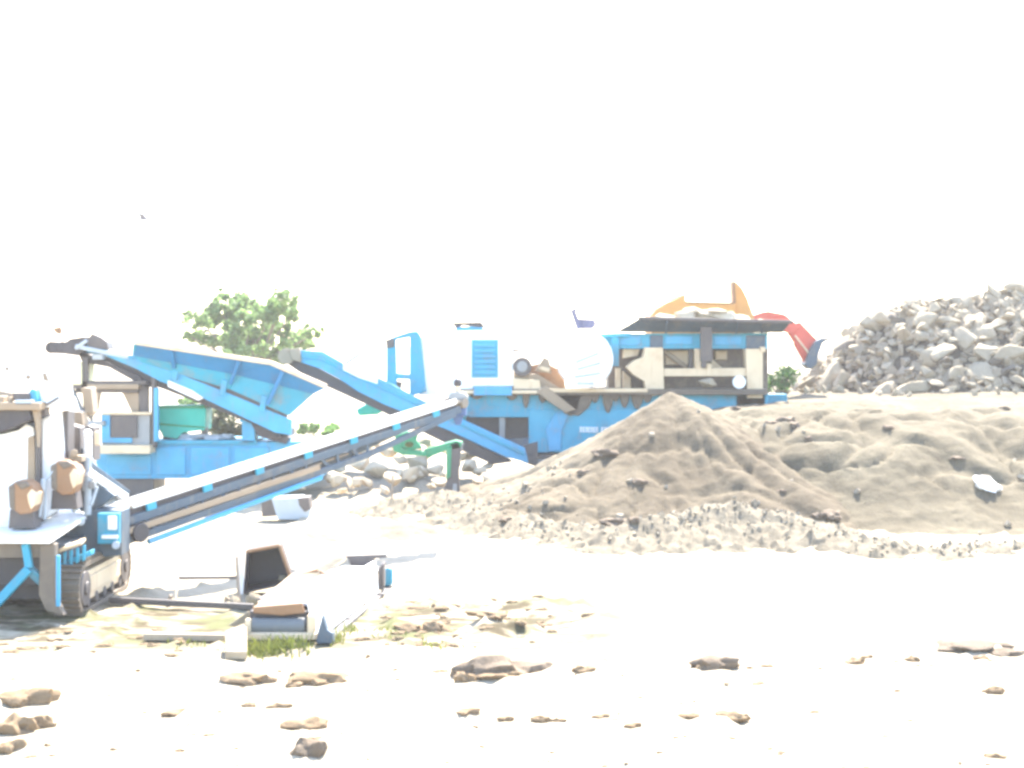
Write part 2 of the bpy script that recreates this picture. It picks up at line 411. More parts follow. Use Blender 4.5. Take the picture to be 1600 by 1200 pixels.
mb = MB(); mb.add(*grid_mesh(n(8.5, 36, 120), n(48, 62, 70), lambda x, y: max(BZ - .9, heap_z(x, y))))
core = mb.build('rubble_heap', 'rubble_gap', bevel=0, recalc=False)
r2 = random.Random(21); fill = MB()
def rough_chunk(mb_, c, s, r):
    q = Quaternion((r.gauss(0, 1), r.gauss(0, 1), r.gauss(0, 1), r.gauss(0, 1))).normalized()
    vs = [c + q @ Vector((i * s * r.uniform(.3, .6), j * s * r.uniform(.3, .55), k * s * r.uniform(.2, .45))) for k in (-1, 1) for j in (-1, 1) for i in (-1, 1)]
    mb_.add(vs, [(0, 1, 3, 2), (4, 6, 7, 5), (0, 4, 5, 1), (1, 5, 7, 3), (3, 7, 6, 2), (2, 6, 4, 0)])
for _ in range(3200):
    x = r2.uniform(9.2, 27); y = r2.uniform(48.5, 57)
    if heap_h(x, y) < -.1: continue
    rough_chunk(fill, Vector((x, y, heap_z(x, y) + r2.uniform(-.03, .08))), r2.uniform(.14, .42), r2)
fo = fill.build('rubble', 'rubble_mid', bevel=0, smooth=False)
tag(fo, 'small broken concrete bits filling the tall rubble heap', 'rubble', kind='stuff')
tag(core, 'inner mass of the tall rubble heap, darkened as shade between the concrete chunks', 'rubble heap', kind='stuff')
cnt = 0; tries = 0
while cnt < 285 and tries < 9000:
    tries += 1
    x = r2.uniform(9.3, 20.5); y = r2.uniform(48.6, YR + .6); hh = heap_h(x, y)
    if hh < -.05: continue
    if abs(x / y * F) > 815: continue
    s = min(1.2, .36 * math.exp(r2.gauss(.32, .38)))
    me = CH[r2.randrange(12)] if r2.random() < .4 else CH[r2.randrange(8)]
    put_rock('concrete_chunk', me, (x, y, heap_z(x, y) + .10 + .12 * s), (s * r2.uniform(.9, 1.6), s * r2.uniform(.8, 1.2), s * r2.uniform(.6, 1.0)),
             'rough chunk of broken concrete piled in the tall rubble heap on the soil bank', 'concrete chunk', 'concrete chunks in the rubble heap', rot=(r2.gauss(0, .5), r2.gauss(0, .5), r2.uniform(0, 6.3)), r=r2)
    cnt += 1
for i in range(26):                                  # loose pieces along the foot of the heap
    px = r2.uniform(1195, 1590); py = r2.uniform(612, 622); p = P(px, py, 48.6 - (py - 612) * .05); s = r2.uniform(.18, .4)
    put_rock('concrete_chunk', CH[r2.randrange(8)], (p.x, p.y, bank_z(p.x, p.y) + .08), (s * 1.3, s, s * .8), 'pale concrete piece lying at the foot of the tall rubble heap', 'concrete chunk', 'pieces at the foot of the rubble heap', r=r2)

# pale boulders under the conveyor, left of the green stand ------------------
BOUL = [(500, 745, 34, 24), (528, 742, 40, 26), (545, 760, 36, 14), (560, 735, 44, 26), (590, 745, 46, 30), (612, 758, 38, 24), (640, 752, 44, 24), (575, 715, 40, 22), (605, 712, 36, 22), (560, 705, 32, 16), (652, 735, 40, 26), (676, 745, 44, 26), (735, 742, 32, 28), (752, 745, 22, 18), (630, 728, 34, 18), (480, 750, 34, 16), (455, 752, 38, 16), (520, 722, 34, 16), (600, 770, 26, 12), (665, 718, 36, 16), (725, 720, 22, 14), (690, 760, 40, 14), (535, 770, 24, 8), (640, 772, 40, 9), (470, 765, 20, 8)]
r3 = random.Random(5)
for _ in range(34): BOUL.append((r3.uniform(470, 765), r3.uniform(700, 764), r3.uniform(14, 40), r3.uniform(10, 24)))
for px, py, wd, ht in BOUL:
    Y = 37.5 + (770 - py) * .11; p = P(px, py, Y); k = Y / F
    put_rock('boulder', BO[r3.randrange(5)], (p.x, Y, max(0, p.z) + .42 * ht * k), (wd * k * 1.1, wd * k * .9, ht * k * 1.45), 'pale boulder in the heap beneath the rising conveyor, left of the crusher', 'boulder', 'boulders beneath the conveyor', rot=(r3.gauss(0, .3), r3.gauss(0, .3), r3.uniform(0, 6.3)))
# mound that carries the boulders
def mound_z(x, y):
    t = math.hypot((x + 3.6) / 3.6, (y - 41) / 3.6); return .62 * max(-.3, 1 - t) + .14 * fbm(x, y, 1.2, 4, 1.0) - .08
mb = MB(); mb.add(*grid_mesh(n(-8, .8, 70), n(36.8, 41.6, 50), mound_z))
tag(recentre(mb.build('rubble_mound', 'gravel_light', bevel=0, recalc=False)), 'low pale mound of rubble under the pale boulders behind the conveyor', 'rubble mound')
# small grey spoil heaps on the flat ground
for px, py, wd, hh, lab in ((628, 832, 1.3, .28, 'small grey heap of gravel on open ground left of the gravel ridge'), (520, 836, .8, .10, 'flat low scatter heap of gravel right of the pale plastic tank')):
    c = G(px, py); mb = MB()
    mb.add(*grid_mesh([c.x - wd + wd * i / 24 for i in range(49)], [c.y - wd + wd * i / 20 for i in range(41)],
        lambda x, y: hh * max(-.4, 1 - math.hypot((x - c.x) / wd, (y - c.y) / wd)) + .05 * fbm(x, y, 2.5, 4, 5) * (1.0 if math.hypot(x - c.x, y - c.y) < wd else 0) - .04))
    tag(recentre(mb.build('gravel_heap', 'gravel', bevel=0, recalc=False)), lab, 'gravel heap')

# loose gravel on the ridge, pile and ground
gv = MB(); r4 = random.Random(3)
for _ in range(420):
    (p, h0, w0), (q, h1, w1) = r4.choice(list(zip(SP, SP[1:]))); c = p.lerp(q, r4.random())
    x = c.x + r4.gauss(0, .6); y = c.y + r4.gauss(0, .55); z = gravel_z(x, y)
    z = max(z, ground_z(x, y), sand_z(x, y) if y > 29.9 else -1, bank_z(x, y) if x > 1.5 and y > 29 else -1)
    rough_chunk(gv, Vector((x, y, z + .02)), r4.uniform(.03, .075), r4)
for _ in range(40):
    x = r4.uniform(-3, 12); y = r4.uniform(30.2, 35.5); z = max(sand_z(x, y), bank_z(x, y) if x > 1.5 else -1)
    if z > .1: rough_chunk(gv, Vector((x, y, z + .02)), r4.uniform(.05, .16), r4)
tag(gv.build('loose_gravel', 'gravel_light', bevel=0, smooth=False), 'loose grey gravel and clods strewn over the ridge and pile foot', 'gravel', kind='stuff')

# single stones on the pile and bank
def surf(px, py, fz, y0=29.5, y1=45):
    Y = y0
    while Y < y1:
        p = P(px, py, Y)
        if p.z <= fz(p.x, p.y): return p
        Y += .03
    return P(px, py, y1)
allz = lambda x, y: max(sand_z(x, y) if -5.5 < x < 12.5 and y > 29.8 else -1, bank_z(x, y) if x > 1.5 and y > 29 else -1, gravel_z(x, y) if y > 25.5 else -1, ground_z(x, y))
p = surf(1542, 768, allz, 28)
put_rock('boulder', rock_mesh('boulder', 91, 'white', angular=False, flat=.75), p + Vector((0, .1, .10)), (.52, .45, .48), 'round white boulder lying alone on the face of the tan soil bank', 'boulder', None, rot=(.1, .2, .4))
DARKS = [(1300, 808, 34, 20, 'dark clod standing in for a shaded hole at the foot of the bank beside the gravel ridge'), (1280, 808, 20, 12, 'small dark clod just left of the clod standing in for a hole'),  # several bank clods stand in for its shadowed ledges and hole
         (1225, 658, 30, 12, 'dark clod standing in for shadow on the upper left shoulder of the soil bank'), (1242, 668, 22, 16, 'dark broken clod standing in for ledge shadow below the shoulder of the soil bank'), (1265, 690, 14, 16, 'dark clod standing in for shadow under the broken ledge of the soil bank'), (1208, 663, 22, 9, 'flat dark clod at the top edge of the soil bank beside the crusher leg'),
         (1390, 670, 18, 9, 'dark clod standing in for shade high on the middle of the soil bank'), (1570, 640, 16, 8, 'dark clod near the right end of the bank top'), (1496, 718, 20, 8, 'dark flat clod halfway up the right part of the soil bank'),
         (1000, 755, 22, 12, 'dark stone in the middle of the sand pile face'), (912, 740, 18, 10, 'dark stone on the lower left slope of the sand pile'), (960, 818, 40, 14, 'dark stones gathered at the very foot of the sand pile'), (990, 815, 22, 12, 'small dark stone beside the stones at the sand pile foot'), (945, 710, 36, 16, 'dark flat slab stuck in the left slope of the sand pile'), (1150, 640, 16, 9, 'dark clod right of the sand pile peak'), (790, 815, 22, 12, 'dark stone on the left end of the gravel ridge'), (1222, 770, 14, 8, 'dark pebble between the sand pile and the soil bank')]
for px, py, wd, ht, lab in DARKS:
    p = surf(px, py, allz, 27); k = p.y / F
    put_rock('stone', DK[r4.randrange(3)], p + Vector((0, .05, .02)), (wd * k, wd * k * .8, ht * k * 1.5), lab, 'stone', None, rot=(0, 0, r4.uniform(0, 6.3)))

# ------------------------------------------------------------------ foreground stones
FORE = [(760, 1060, 100, 46, 'd', 'largest stone, dark with a pale flat top, in the middle of the foreground'),
        (820, 1050, 90, 22, 'd', 'long low stone touching the right side of the large dark foreground stone'),
        (728, 1062, 34, 26, 's', 'round stone at the left foot of the large dark foreground stone'), (785, 1064, 70, 14, 's', 'flat pale stone slab just before the large dark foreground stone'),
        (912, 1050, 36, 20, 's', 'arched tan stone right of the long low foreground stone'), (940, 1036, 26, 12, 's', 'small tan stone behind the arched tan stone'),
        (380, 1068, 84, 28, 's', 'long brown stone ridge in front of the fallen conveyor roller'), (492, 1066, 88, 34, 's', 'wide tan stone right of the long brown stone ridge'), (458, 1070, 26, 16, 's', 'small stone at the left end of the wide tan stone'),
        (1120, 1048, 72, 26, 'd', 'dark ring shaped stone alone on the bright ground right of centre'), (1100, 1050, 30, 16, 's', 'tan stone at the left end of the dark ring shaped stone'),
        (1530, 1018, 110, 16, 'd', 'long dark flat slab near the right edge of the foreground'), (1580, 1022, 60, 14, 'd', 'dark flat slab cut by the right edge of the photo'), (1535, 1032, 22, 10, 's', 'small stone before the long dark flat slab'),
        (680, 986, 46, 30, 's', 'pointed reddish stone right of the fallen conveyor'), (640, 985, 60, 24, 's', 'pale rough stone left of the pointed reddish stone'), (640, 952, 70, 10, 's', 'thin flat stone slab behind the pointed reddish stone'), (760, 986, 60, 14, 's', 'flat brown stone right of the pointed reddish stone'),
        (480, 1186, 56, 40, 'd', 'grey pointed stone at the bottom edge of the photo'), (490, 1160, 32, 14, 's', 'small flat stone behind the grey pointed stone'), (475, 1138, 66, 28, 's', 'pale wide stone with a dark left end above the grey pointed stone'),
        (275, 1120, 46, 14, 's', 'narrow brown stone with a thin tail at lower left'), (387, 1101, 26, 12, 's', 'small arched stone at lower left, left one of two'), (436, 1103, 36, 12, 's', 'small arched stone at lower left, right one of two'),
        (32, 1104, 90, 44, 's', 'broken tan stone at the left edge, rearmost of its cluster'), (18, 1148, 76, 52, 's', 'cracked tan stone in the cluster at the left edge'), (58, 1138, 44, 36, 's', 'small tan stone right of the cracked stone at the left edge'), (14, 1176, 44, 36, 's', 'lowest tan stone of the cluster at the left edge'),
        (1146, 1128, 46, 22, 's', 'angular brown stone below the dark ring shaped stone'), (1558, 1082, 36, 20, 's', 'tan stone below the long dark flat slab'), (1340, 1040, 36, 18, 's', 'arched pale stone left of the tan wedge stone'), (1356, 1028, 20, 9, 's', 'small pebble behind the arched pale stone'), (1428, 1034, 28, 16, 's', 'tan wedge stone midway between the ring stone and dark slab'),
        (1556, 1180, 36, 12, 's', 'row of low stones at the bottom right corner'),
        (728, 1120, 44, 14, 's', 'slanted thin stone below the large dark stone'), (790, 1126, 24, 12, 's', 'stubby stone right of the slanted thin stone'), (845, 1128, 34, 18, 's', 'curved tan stone in the middle of the lower foreground'), (874, 1126, 20, 10, 's', 'small stone touching the curved tan stone'), (940, 1119, 28, 9, 's', 'short bar shaped stone right of the curved tan stone'), (990, 1132, 28, 12, 's', 'boomerang shaped stone in the lower foreground')]
PEB = [(1172, 1044, 14, 7), (1200, 1042, 18, 8), (1186, 1067, 22, 8), (1282, 1048, 10, 6), (1402, 1080, 12, 8), (1273, 1109, 16, 8), (1434, 1042, 10, 5), (1066, 1097, 10, 5), (1078, 1124, 32, 8), (1056, 1150, 10, 6), (1070, 1148, 9, 6), (1031, 1175, 11, 7), (1012, 1185, 9, 6), (863, 1174, 12, 7), (698, 1196, 14, 12), (176, 1172, 14, 9), (72, 1166, 14, 10), (45, 1184, 22, 7), (80, 1182, 14, 6), (137, 1215, 9, 4), (325, 1150, 18, 6), (280, 1172, 20, 8), (225, 1117, 7, 5), (343, 1112, 7, 5), (575, 1185, 7, 6), (588, 1146, 6, 5), (755, 1126, 12, 4), (778, 1140, 6, 4), (618, 1047, 10, 6), (688, 1046, 26, 7), (1204, 1170, 14, 5), (1222, 1175, 16, 5), (1370, 1200, 14, 5), (1385, 1200, 12, 5), (560, 1000, 14, 12), (575, 1028, 9, 14), (800, 950, 18, 8), (925, 966, 14, 6), (860, 965, 10, 5), (895, 968, 8, 5), (845, 972, 18, 6), (800, 975, 10, 6), (650, 1010, 20, 8), (660, 1004, 12, 6), (620, 1000, 18, 12), (1544, 1192, 8, 6), (1595, 1113, 6, 5), (160, 1010, 30, 10), (95, 1018, 26, 7), (240, 1010, 24, 8), (40, 1012, 30, 8)]
r5 = random.Random(9)
def ground_stone(px, py, wd, ht, me, lab, grp=None):
    p = G(px, py); k = p.y / F
    put_rock('stone', me, (p.x, p.y + .3 * wd * k, ground_z(p.x, p.y) + .0 * ht * k), (wd * k * .95, wd * k * .62, ht * k * 1.9), lab, 'stone', grp, rot=(0, 0, r5.uniform(-.5, .5) + (math.pi if r5.random() < .5 else 0)))
for px, py, wd, ht, m_, lab in FORE: ground_stone(px, py, wd, ht, DK[r5.randrange(3)] if m_ == 'd' else ST[r5.randrange(6)], lab)
for _ in range(70): PEB.append((r5.uniform(0, 1600), r5.uniform(1030, 1198), r5.uniform(5, 12), r5.uniform(3, 6)))
for _ in range(60): PEB.append((r5.gauss(720, 110), r5.uniform(938, 1012), r5.uniform(7, 24), r5.uniform(4, 9)))
for _ in range(30): PEB.append((r5.uniform(0, 380), r5.uniform(985, 1030), r5.uniform(7, 24), r5.uniform(4, 8)))
for px, py, wd, ht in PEB: ground_stone(px, py, wd, ht, ST[r5.randrange(6)], 'small tan pebble lying loose on the bright bare ground in the foreground', 'loose pebbles on the foreground')

# ------------------------------------------------------------------ A: tracked screener at left
A0 = Vector((-7.0, 22.5, 0))
A = thing('tracked_screener', A0, 'worn blue and white tracked screener cut by the left edge, with a long rising conveyor', 'screening machine')
def track_unit(x0, wd, ya, yb, zt, parent):
    r = zt / 2; ct = MB(); n_ = 12
    prof = [Vector((x0, ya + r - r * math.sin(math.pi * i / n_), r + r * math.cos(math.pi * i / n_))) for i in range(n_ + 1)]
    prof += [Vector((x0, yb - r + r * math.sin(math.pi * i / n_), r - r * math.cos(math.pi * i / n_))) for i in range(n_ + 1)]
    inner = []
    c = Vector((x0, (ya + yb) / 2, r))
    hw = (yb - ya) / 2
    for q in prof:
        dy = q.y - c.y; cy = max(-(hw - r), min(hw - r, dy)); base = Vector((x0, c.y + cy, r)); v = q - base
        inner.append(base + v.normalized() * (r - .07))
    m_ = len(prof)
    vs = prof + inner + [v + Vector((wd, 0, 0)) for v in prof] + [v + Vector((wd, 0, 0)) for v in inner]; fs = []
    for i in range(m_):
        j = (i + 1) % m_
        fs += [(i, j, m_ + j, m_ + i), (2 * m_ + i, 3 * m_ + i, 3 * m_ + j, 2 * m_ + j), (i, 2 * m_ + i, 2 * m_ + j, j), (m_ + i, m_ + j, 3 * m_ + j, 3 * m_ + i)]
    ct.add(vs, fs)
    # grouser bars
    per = []
    for i in range(m_):
        a, b = prof[i], prof[(i + 1) % m_]; L_ = (b - a).length; k = max(1, int(L_ / .13))
        for t in range(k): per.append((a.lerp(b, t / k), (b - a).normalized()))
    for q, d in per:
        nn = Vector((0, d.z, -d.y)); nn = nn if (q - c).dot(nn) > 0 else -nn
        ct.bar(q + nn * .012, q + nn * .012 + Vector((wd, 0, 0)), .03, .05, up=nn)
    tr = ct.build('track', 'tracksteel', parent, bevel=0)
    fr = MB(); fr.box((x0 + .05, ya + r * .8, .16), (x0 + wd - .04, yb - r * .8, zt - .16)); fr.box((x0 + wd - .06, ya + r * .9, .26), (x0 + wd - .015, yb - r * .9, zt - .24))
    fr.build('track_frame', 'cream', tr)
    sp = MB()
    for yy in (ya + r, yb - r): sp.tube((x0 + .03, yy, r), (x0 + wd + .0, yy, r), r - .12, n=18); sp.tube((x0 + wd, yy, r), (x0 + wd + .03, yy, r), .10, n=12)
    sp.build('sprocket', 'steel', tr)
    rl = MB()
    for k in range(5):
        yy = ya + r + (yb - ya - 2 * r) * (k + .5) / 5; rl.tube((x0 + .04, yy, .15), (x0 + wd - .02, yy, .15), .08, n=12)
    rl.build('track_roller', 'steel', tr)
    return tr
track_unit(-6.42, .40, 21.35, 24.3, .74, A); track_unit(-8.6, .40, 21.35, 24.3, .74, A)
q = MB(); q.box((-8.4, 21.9, .50), (-6.55, 24.8, 1.02)); q.box((-6.62, 21.6, .78), (-6.28, 24.6, 1.0)); q.build('chassis', 'bluegrey', A)
q = MB(); q.box((-8.15, 22.0, .16), (-6.5, 24.4, .50)); q.qbox(-30, 872, 88, 915, 21.5, .3); q.build('under_shade', 'dark', A)  # dark boxes stand in for the shade under the machine
q = MB(); q.qbox(-40, 845, 84, 872, 21.0, .10); q.qpoly([(62, 852), (86, 850), (86, 935), (100, 962), (72, 955), (60, 930)], 20.95, .16); q.build('front_frame', 'tracksteel', A)
q = MB(); q.bar(P(46, 888, 20.9), P(-6, 944, 20.9), .12, .14, up=Vector((0, 1, 0))); q.bar(P(46, 890, 20.98), P(88, 928, 21.2), .12, .12, up=Vector((0, 1, 0))); q.bar(P(46, 888, 20.9), P(40, 850, 20.95), .1, .1, up=Vector((0, 1, 0))); q.build('brace', 'blue', A)
q = MB(); q.qbox(87, 868, 93, 948, 20.93, .06); q.build('guard_strip', 'bluelt', A)
q = MB()
for x in (98, 108, 118, 128): q.qpoly([(x, 864 - (x - 98) * .35), (x + 5, 862 - (x - 98) * .35), (x + 5, 886 - (x - 98) * .35), (x, 888 - (x - 98) * .35)], 21.55, .05)
q.qpoly([(92, 880), (142, 860), (142, 868), (92, 890)], 21.6, .2); q.build('grille', 'blue', A)
q = MB(); q.sheet([P(92, 858, 21.5), P(128, 846, 21.5), P(134, 840, 22.1), P(98, 850, 22.1)], .05); q.build('step', 'cream', A)
q = MB(); q.sheet([P(-60, 842, 20.8), P(78, 843, 20.8), P(147, 797, 23.0), P(139, 787, 23.5), P(101, 789, 23.5), P(36, 822, 21.8), P(-60, 826, 21.6)], .06); q.build('platform', 'white', A)
q = MB(); q.qpoly([(90, 830), (150, 795), (190, 798), (190, 868), (135, 872), (90, 880)], 22.6, .5); q.build('side_frame', 'bluegrey', A)
q = MB(); q.qbox(152, 802, 186, 850, 22.45, .12); q.build('conveyor_bracket', 'blue', A)
q = MB(); q.qbox(168, 806, 182, 828, 22.42, .04); q.qbox(158, 836, 184, 842, 22.41, .05); q.build('bracket_plate', 'white', A)
q = MB(); q.tube(P(126, 815, 22.3), P(126, 815, 22.55), .06); q.tube(P(181, 852, 22.35), P(181, 852, 22.6), .06); q.build('light', 'plastic', A)
q = MB(); q.qpoly([(-40, 684), (5, 678), (28, 672), (41, 662), (52, 667), (56, 690), (57, 790), (38, 822), (-40, 828)], 21.9, .5); pn = q.build('engine_panel', 'white', A)
q = MB(); q.qpoly([(43, 684), (54, 680), (55, 776), (42, 766)], 21.86, .04); q.build('panel_edge', 'tan', pn)
q = MB(); q.qbox(-40, 672, 62, 826, 22.0, .9); q.qbox(56, 656, 63, 815, 21.85, .3); q.build('engine_bay', 'steel', A)
q = MB(); q.qpoly([(63, 656), (93, 643), (98, 720), (98, 790), (63, 812)], 21.95, .45); q.build('rear_panel', 'white', A)
q = MB(); q.qbox(96, 642, 106, 792, 22.1, .35); q.qpoly([(98, 660), (125, 668), (128, 790), (98, 792)], 22.6, .3); q.build('rear_frame', 'steel', A)
q = MB(); q.qpoly([(-40, 640), (46, 640), (50, 655), (32, 663), (6, 674), (-40, 674)], 21.6, .9); q.build('screen_trough', 'dark', A)
q = MB(); q.qbox(-40, 629, 62, 641, 21.5, 1.0); q.qpoly([(48, 632), (60, 634), (60, 672), (58, 700), (54, 660)], 21.6, .15); q.build('screen_rail', 'tan', A)
q = MB(); q.qbox(-30, 619, 5, 631, 21.6, .5); q.qbox(12, 620, 17, 640, 21.55, .1); q.tube(P(-20, 612, 21.9), P(20, 620, 21.9), .07); q.build('pipe', 'tan', A)
q = MB(); q.qbox(-30, 560, 88, 604, 23.2, .8); q.build('upper_hopper', 'white', A)
q = MB(); q.ball(P(11, 576, 23.2), .03); q.ball(P(44, 589, 23.2), .035); q.qpoly([(66, 583), (71, 583), (76, 596), (68, 594)], 23.18, .05); q.build('upper_bolt', 'tan', A)
q = MB(); q.qbox(20, 614, 46, 626, 21.6, .3); q.build('motor', 'steel', A)
q = MB(); q.qbox(23, 625, 50, 633, 21.5, .3); q.build('motor_plate', 'plastic', A)
q = MB(); q.qpoly([(42, 616), (50, 606), (56, 610), (61, 634), (48, 636)], 21.65, .2); q.build('corner_gusset', 'bluelt', A)
q = MB(); q.qpoly([(58, 604), (101, 603), (102, 640), (76, 637), (62, 634)], 21.8, .4); q.qpoly([(104, 620), (112, 622), (118, 644), (104, 642)], 21.9, .2); q.build('chute', 'white', A)
q = MB(); q.bar(P(72, 633, 21.75), P(92, 621, 21.75), .03, .03); q.qbox(64, 636, 71, 650, 21.75, .2); q.build('chute_latch', 'steel', A)
for (cx, y0, y1, Y) in ((35, 751, 802, 21.2), (101, 719, 772, 21.7)):
    q = MB(); q.qpoly([(cx - 22, y0 + 9), (cx - 10, y0 + 1), (cx + 4, y0), (cx + 15, y0 + 7), (cx + 22, y0 + 20), (cx + 19, y0 + 38), (cx + 13, y1), (cx - 4, y1 + 2), (cx - 20, y1 - 8)], Y, .36)
    mt = q.build('vibrator_motor', 'rust', A, bevel=.025)
    q = MB(); q.qpoly([(cx + 7, y0 + 22), (cx + 14, y0 + 13), (cx + 22, y0 + 20), (cx + 19, y0 + 38), (cx + 13, y0 + 45), (cx + 9, y0 + 34)], Y - .02, .3); q.build('lit_side', 'cream', mt)  # pale facet paints the motor's sunlit right side
    q = MB(); q.qpoly([(cx - 23, y0 + 9), (cx - 13, y0 + 4), (cx - 12, y1 - 3), (cx - 21, y1 - 8)], Y - .018, .3); q.qpoly([(cx - 12, y0 + 3), (cx + 6, y0 + 1), (cx + 12, y0 + 9), (cx - 2, y0 + 15)], Y - .02, .05); q.build('shade_band', 'tracksteel', mt, bevel=.02)  # dark left strip paints the motor's shaded side; upper piece is its lid
    q = MB(); q.qpoly([(cx - 20, y1 - 6), (cx + 16, y1 - 6), (cx + 20, y1 + 24), (cx - 22, y1 + 24)], Y + .22, .3); q.build('motor_bracket', 'steel', mt)
q = MB(); q.tube(P(116, 708, 21.9), P(116, 708, 22.2), .055, n=8); q.qbox(108, 712, 128, 722, 22.0, .2); q.build('filler_cap', 'tan', A)
q = MB(); q.qpoly([(104, 640), (128, 644), (130, 666), (104, 668)], 23.3, .3); q.build('side_cover', 'tan', A)
q = MB(); q.qpoly([(126, 606), (142, 606), (146, 646), (134, 650)], 23.6, .3); q.build('rusty_cover', 'tan', A)
q = MB(); q.qpoly([(104, 668), (128, 662), (146, 668), (146, 720), (104, 728)], 23.4, .4); q.qbox(128, 722, 142, 775, 23.3, .3); q.build('pump_housing', 'steel', A)
q = MB(); q.qbox(147, 674, 156, 696, 23.3, .1); q.qbox(106, 668, 114, 682, 23.3, .1); q.build('gauge_box', 'cream', A)
q = MB(); q.qbox(114, 690, 130, 720, 23.3, .1); q.build('pump_cover', 'bluegrey', A)
q = MB(); q.tube(P(137, 715, 22.6), P(137, 676, 22.6), .062); q.ball(P(137, 678, 22.58), .07, (1, 1, 1)); q.build('lit_post_top', 'white', A)  # upper post made white to paint the sunlight on it
q = MB(); q.tube(P(137, 805, 22.6), P(137, 714, 22.6), .055); q.build('post', 'plastic', A)
q = MB(); q.qbox(124, 700, 133, 800, 22.65, .08); q.build('post_channel', 'bluegrey', A)
q = MB(); q.bar(P(136, 737, 22.55), P(196, 778, 23.2), .10, .12); q.build('stay', 'white', A)
q = MB(); q.bar(P(138, 724, 22.8), P(200, 770, 23.4), .08, .07); q.qpoly([(140, 745), (180, 775), (142, 800)], 22.75, .3); q.build('stay_bracket', 'bluegrey', A)
q = MB(); q.qbox(138, 752, 148, 764, 22.5, .1); q.qbox(128, 755, 135, 768, 22.55, .1); q.build('valve', 'grey', A)
q = MB(); q.tube(P(118, 800, 22.2), P(113, 770, 22.2), .05, .03); q.tube(P(70, 812, 21.7), P(72, 750, 21.7), .02); q.tube(P(66, 770, 21.6), P(68, 748, 21.6), .035); q.tube(P(62, 808, 21.6), P(66, 770, 21.6), .02); q.tube(P(72, 750, 21.7), P(84, 735, 21.7), .02); q.tube(P(142, 790, 22.4), P(152, 760, 22.5), .025); q.tube(P(132, 700, 22.9), P(150, 730, 22.9), .025); q.build('hose', 'plastic', A)
# discharge conveyor
T0, T1 = P(158, 795, 23.3), P(706, 622, 30.0)
cd = (T1 - T0).normalized(); cn = cd.cross(Vector((0, 0, 1))).normalized(); cu = cn.cross(cd)   # cn points to the camera side
def cp(t, off, up): return T0.lerp(T1, t) + cn * off + cu * up
cv = MB(); cv.bar(cp(0, .20, -.01), cp(.985, .20, -.01), .42, .05, up=cu); cv.tube(cp(.985, -.05, -.06), cp(.985, .44, -.06), .10); belt = cv.build('conveyor_belt', 'belt', A)
cv = MB()
cv.bar(cp(.03, .42, .02), cp(.955, .42, .02), .03, .11, up=cu); cv.bar(cp(.03, -.02, .0), cp(.955, -.02, .0), .03, .05, up=cu)
cv.build('skirt_board', 'white', A)
cv = MB()
for o_ in (.38, -.05): cv.bar(cp(-.01, o_, -.21), cp(.97, o_, -.16), .07, .14, up=cu)
cv.build('conveyor_rail', 'bluegrey', A)
cv = MB()
for o_ in (.38, -.05): cv.bar(cp(-.01, o_, -.50), cp(.66, o_, -.43), .09, .11, up=cu); cv.bar(cp(.66, o_, -.43), cp(.95, o_, -.22), .08, .10, up=cu)
for k in range(15):
    t = .01 + k * .046
    for o_ in (.38, -.05): cv.bar(cp(t, o_, -.24), cp(t + (.023 if k % 2 else -.0), o_, -.48), .04, .06, up=cd)
    cv.bar(cp(t, -.05, -.48), cp(t, .38, -.48), .05, .05, up=cu)
cv.build('conveyor_truss', 'bluegrey', A)
cv = MB(); cv.bar(cp(.01, .17, -.34), cp(.6, .17, -.31), .38, .03, up=cu); cv.bar(cp(.0, .46, -.34), cp(.50, .46, -.34), .02, .10, up=cu); cv.build('return_belt', 'tan', A)
cv = MB()
for k in range(7): t = .06 + k * .135; cv.bar(cp(t, .42, -.09), cp(t + .022, .42, -.09), .05, .11, up=cu)
cv.build('idler_bracket', 'blue', A)
cv = MB()
for k in range(21): t = .03 + k * .046; cv.tube(cp(t, -.03, -.09), cp(t, .35, -.09), .05, n=10)
cv.build('idler', 'rubber', A)
cv = MB(); cv.bar(cp(.0, .36, -.09), cp(.95, .36, -.09), .02, .14, up=cu); cv.build('idler_gap_shade', 'dark', A)  # dark strip stands in for the shaded gap along the idlers
cv = MB(); cv.tube(cp(.05, .46, -.60), cp(.50, .46, -.53), .045); cv.build('hydraulic_ram', 'bluelt', A)
cv = MB(); cv.tube(cp(.035, .5, -.42), cp(.035, -.5, -.42), .15); cv.tube(cp(-.01, .45, -.1), cp(-.01, -.45, -.1), .16); cv.qbox(189, 800, 200, 852, 23.1, .25); cv.build('tail_drum', 'dark', A)
cv = MB(); cv.qpoly([(668, 640), (700, 622), (706, 645), (672, 665)], 29.55, .12); cv.bar(P(690, 655, 29.5), P(640, 668, 29.3), .08, .1); cv.build('head_plate', 'steel', A)
cv = MB(); cv.qbox(704, 621, 728, 650, 29.7, .5); cv.qpoly([(706, 650), (724, 650), (720, 664), (712, 664)], 29.75, .3); hd = cv.build('head_motor', paint('dull_blue_casing', (.05, .105, .25), amount=.3), A)
cv = MB(); cv.qpoly([(706, 613), (724, 613), (731, 619), (731, 624), (700, 624), (700, 619)], 29.65, .4); cv.build('motor_shroud', 'grey', hd)
cv = MB(); cv.tube(P(715, 613, 29.85), P(715, 603, 29.85), .055); cv.build('beacon_stem', 'cream', hd)
cv = MB(); cv.ball(P(715, 598, 29.85), .083, (1, 1, 1.05)); cv.build('beacon', 'dark', hd)
cv = MB(); cv.bar(P(640, 668, 29.2), P(690, 648, 29.7), .10, .08); cv.qpoly([(646, 665), (680, 648), (692, 652), (650, 672)], 29.3, .15); cv.build('scraper', 'cream', A)

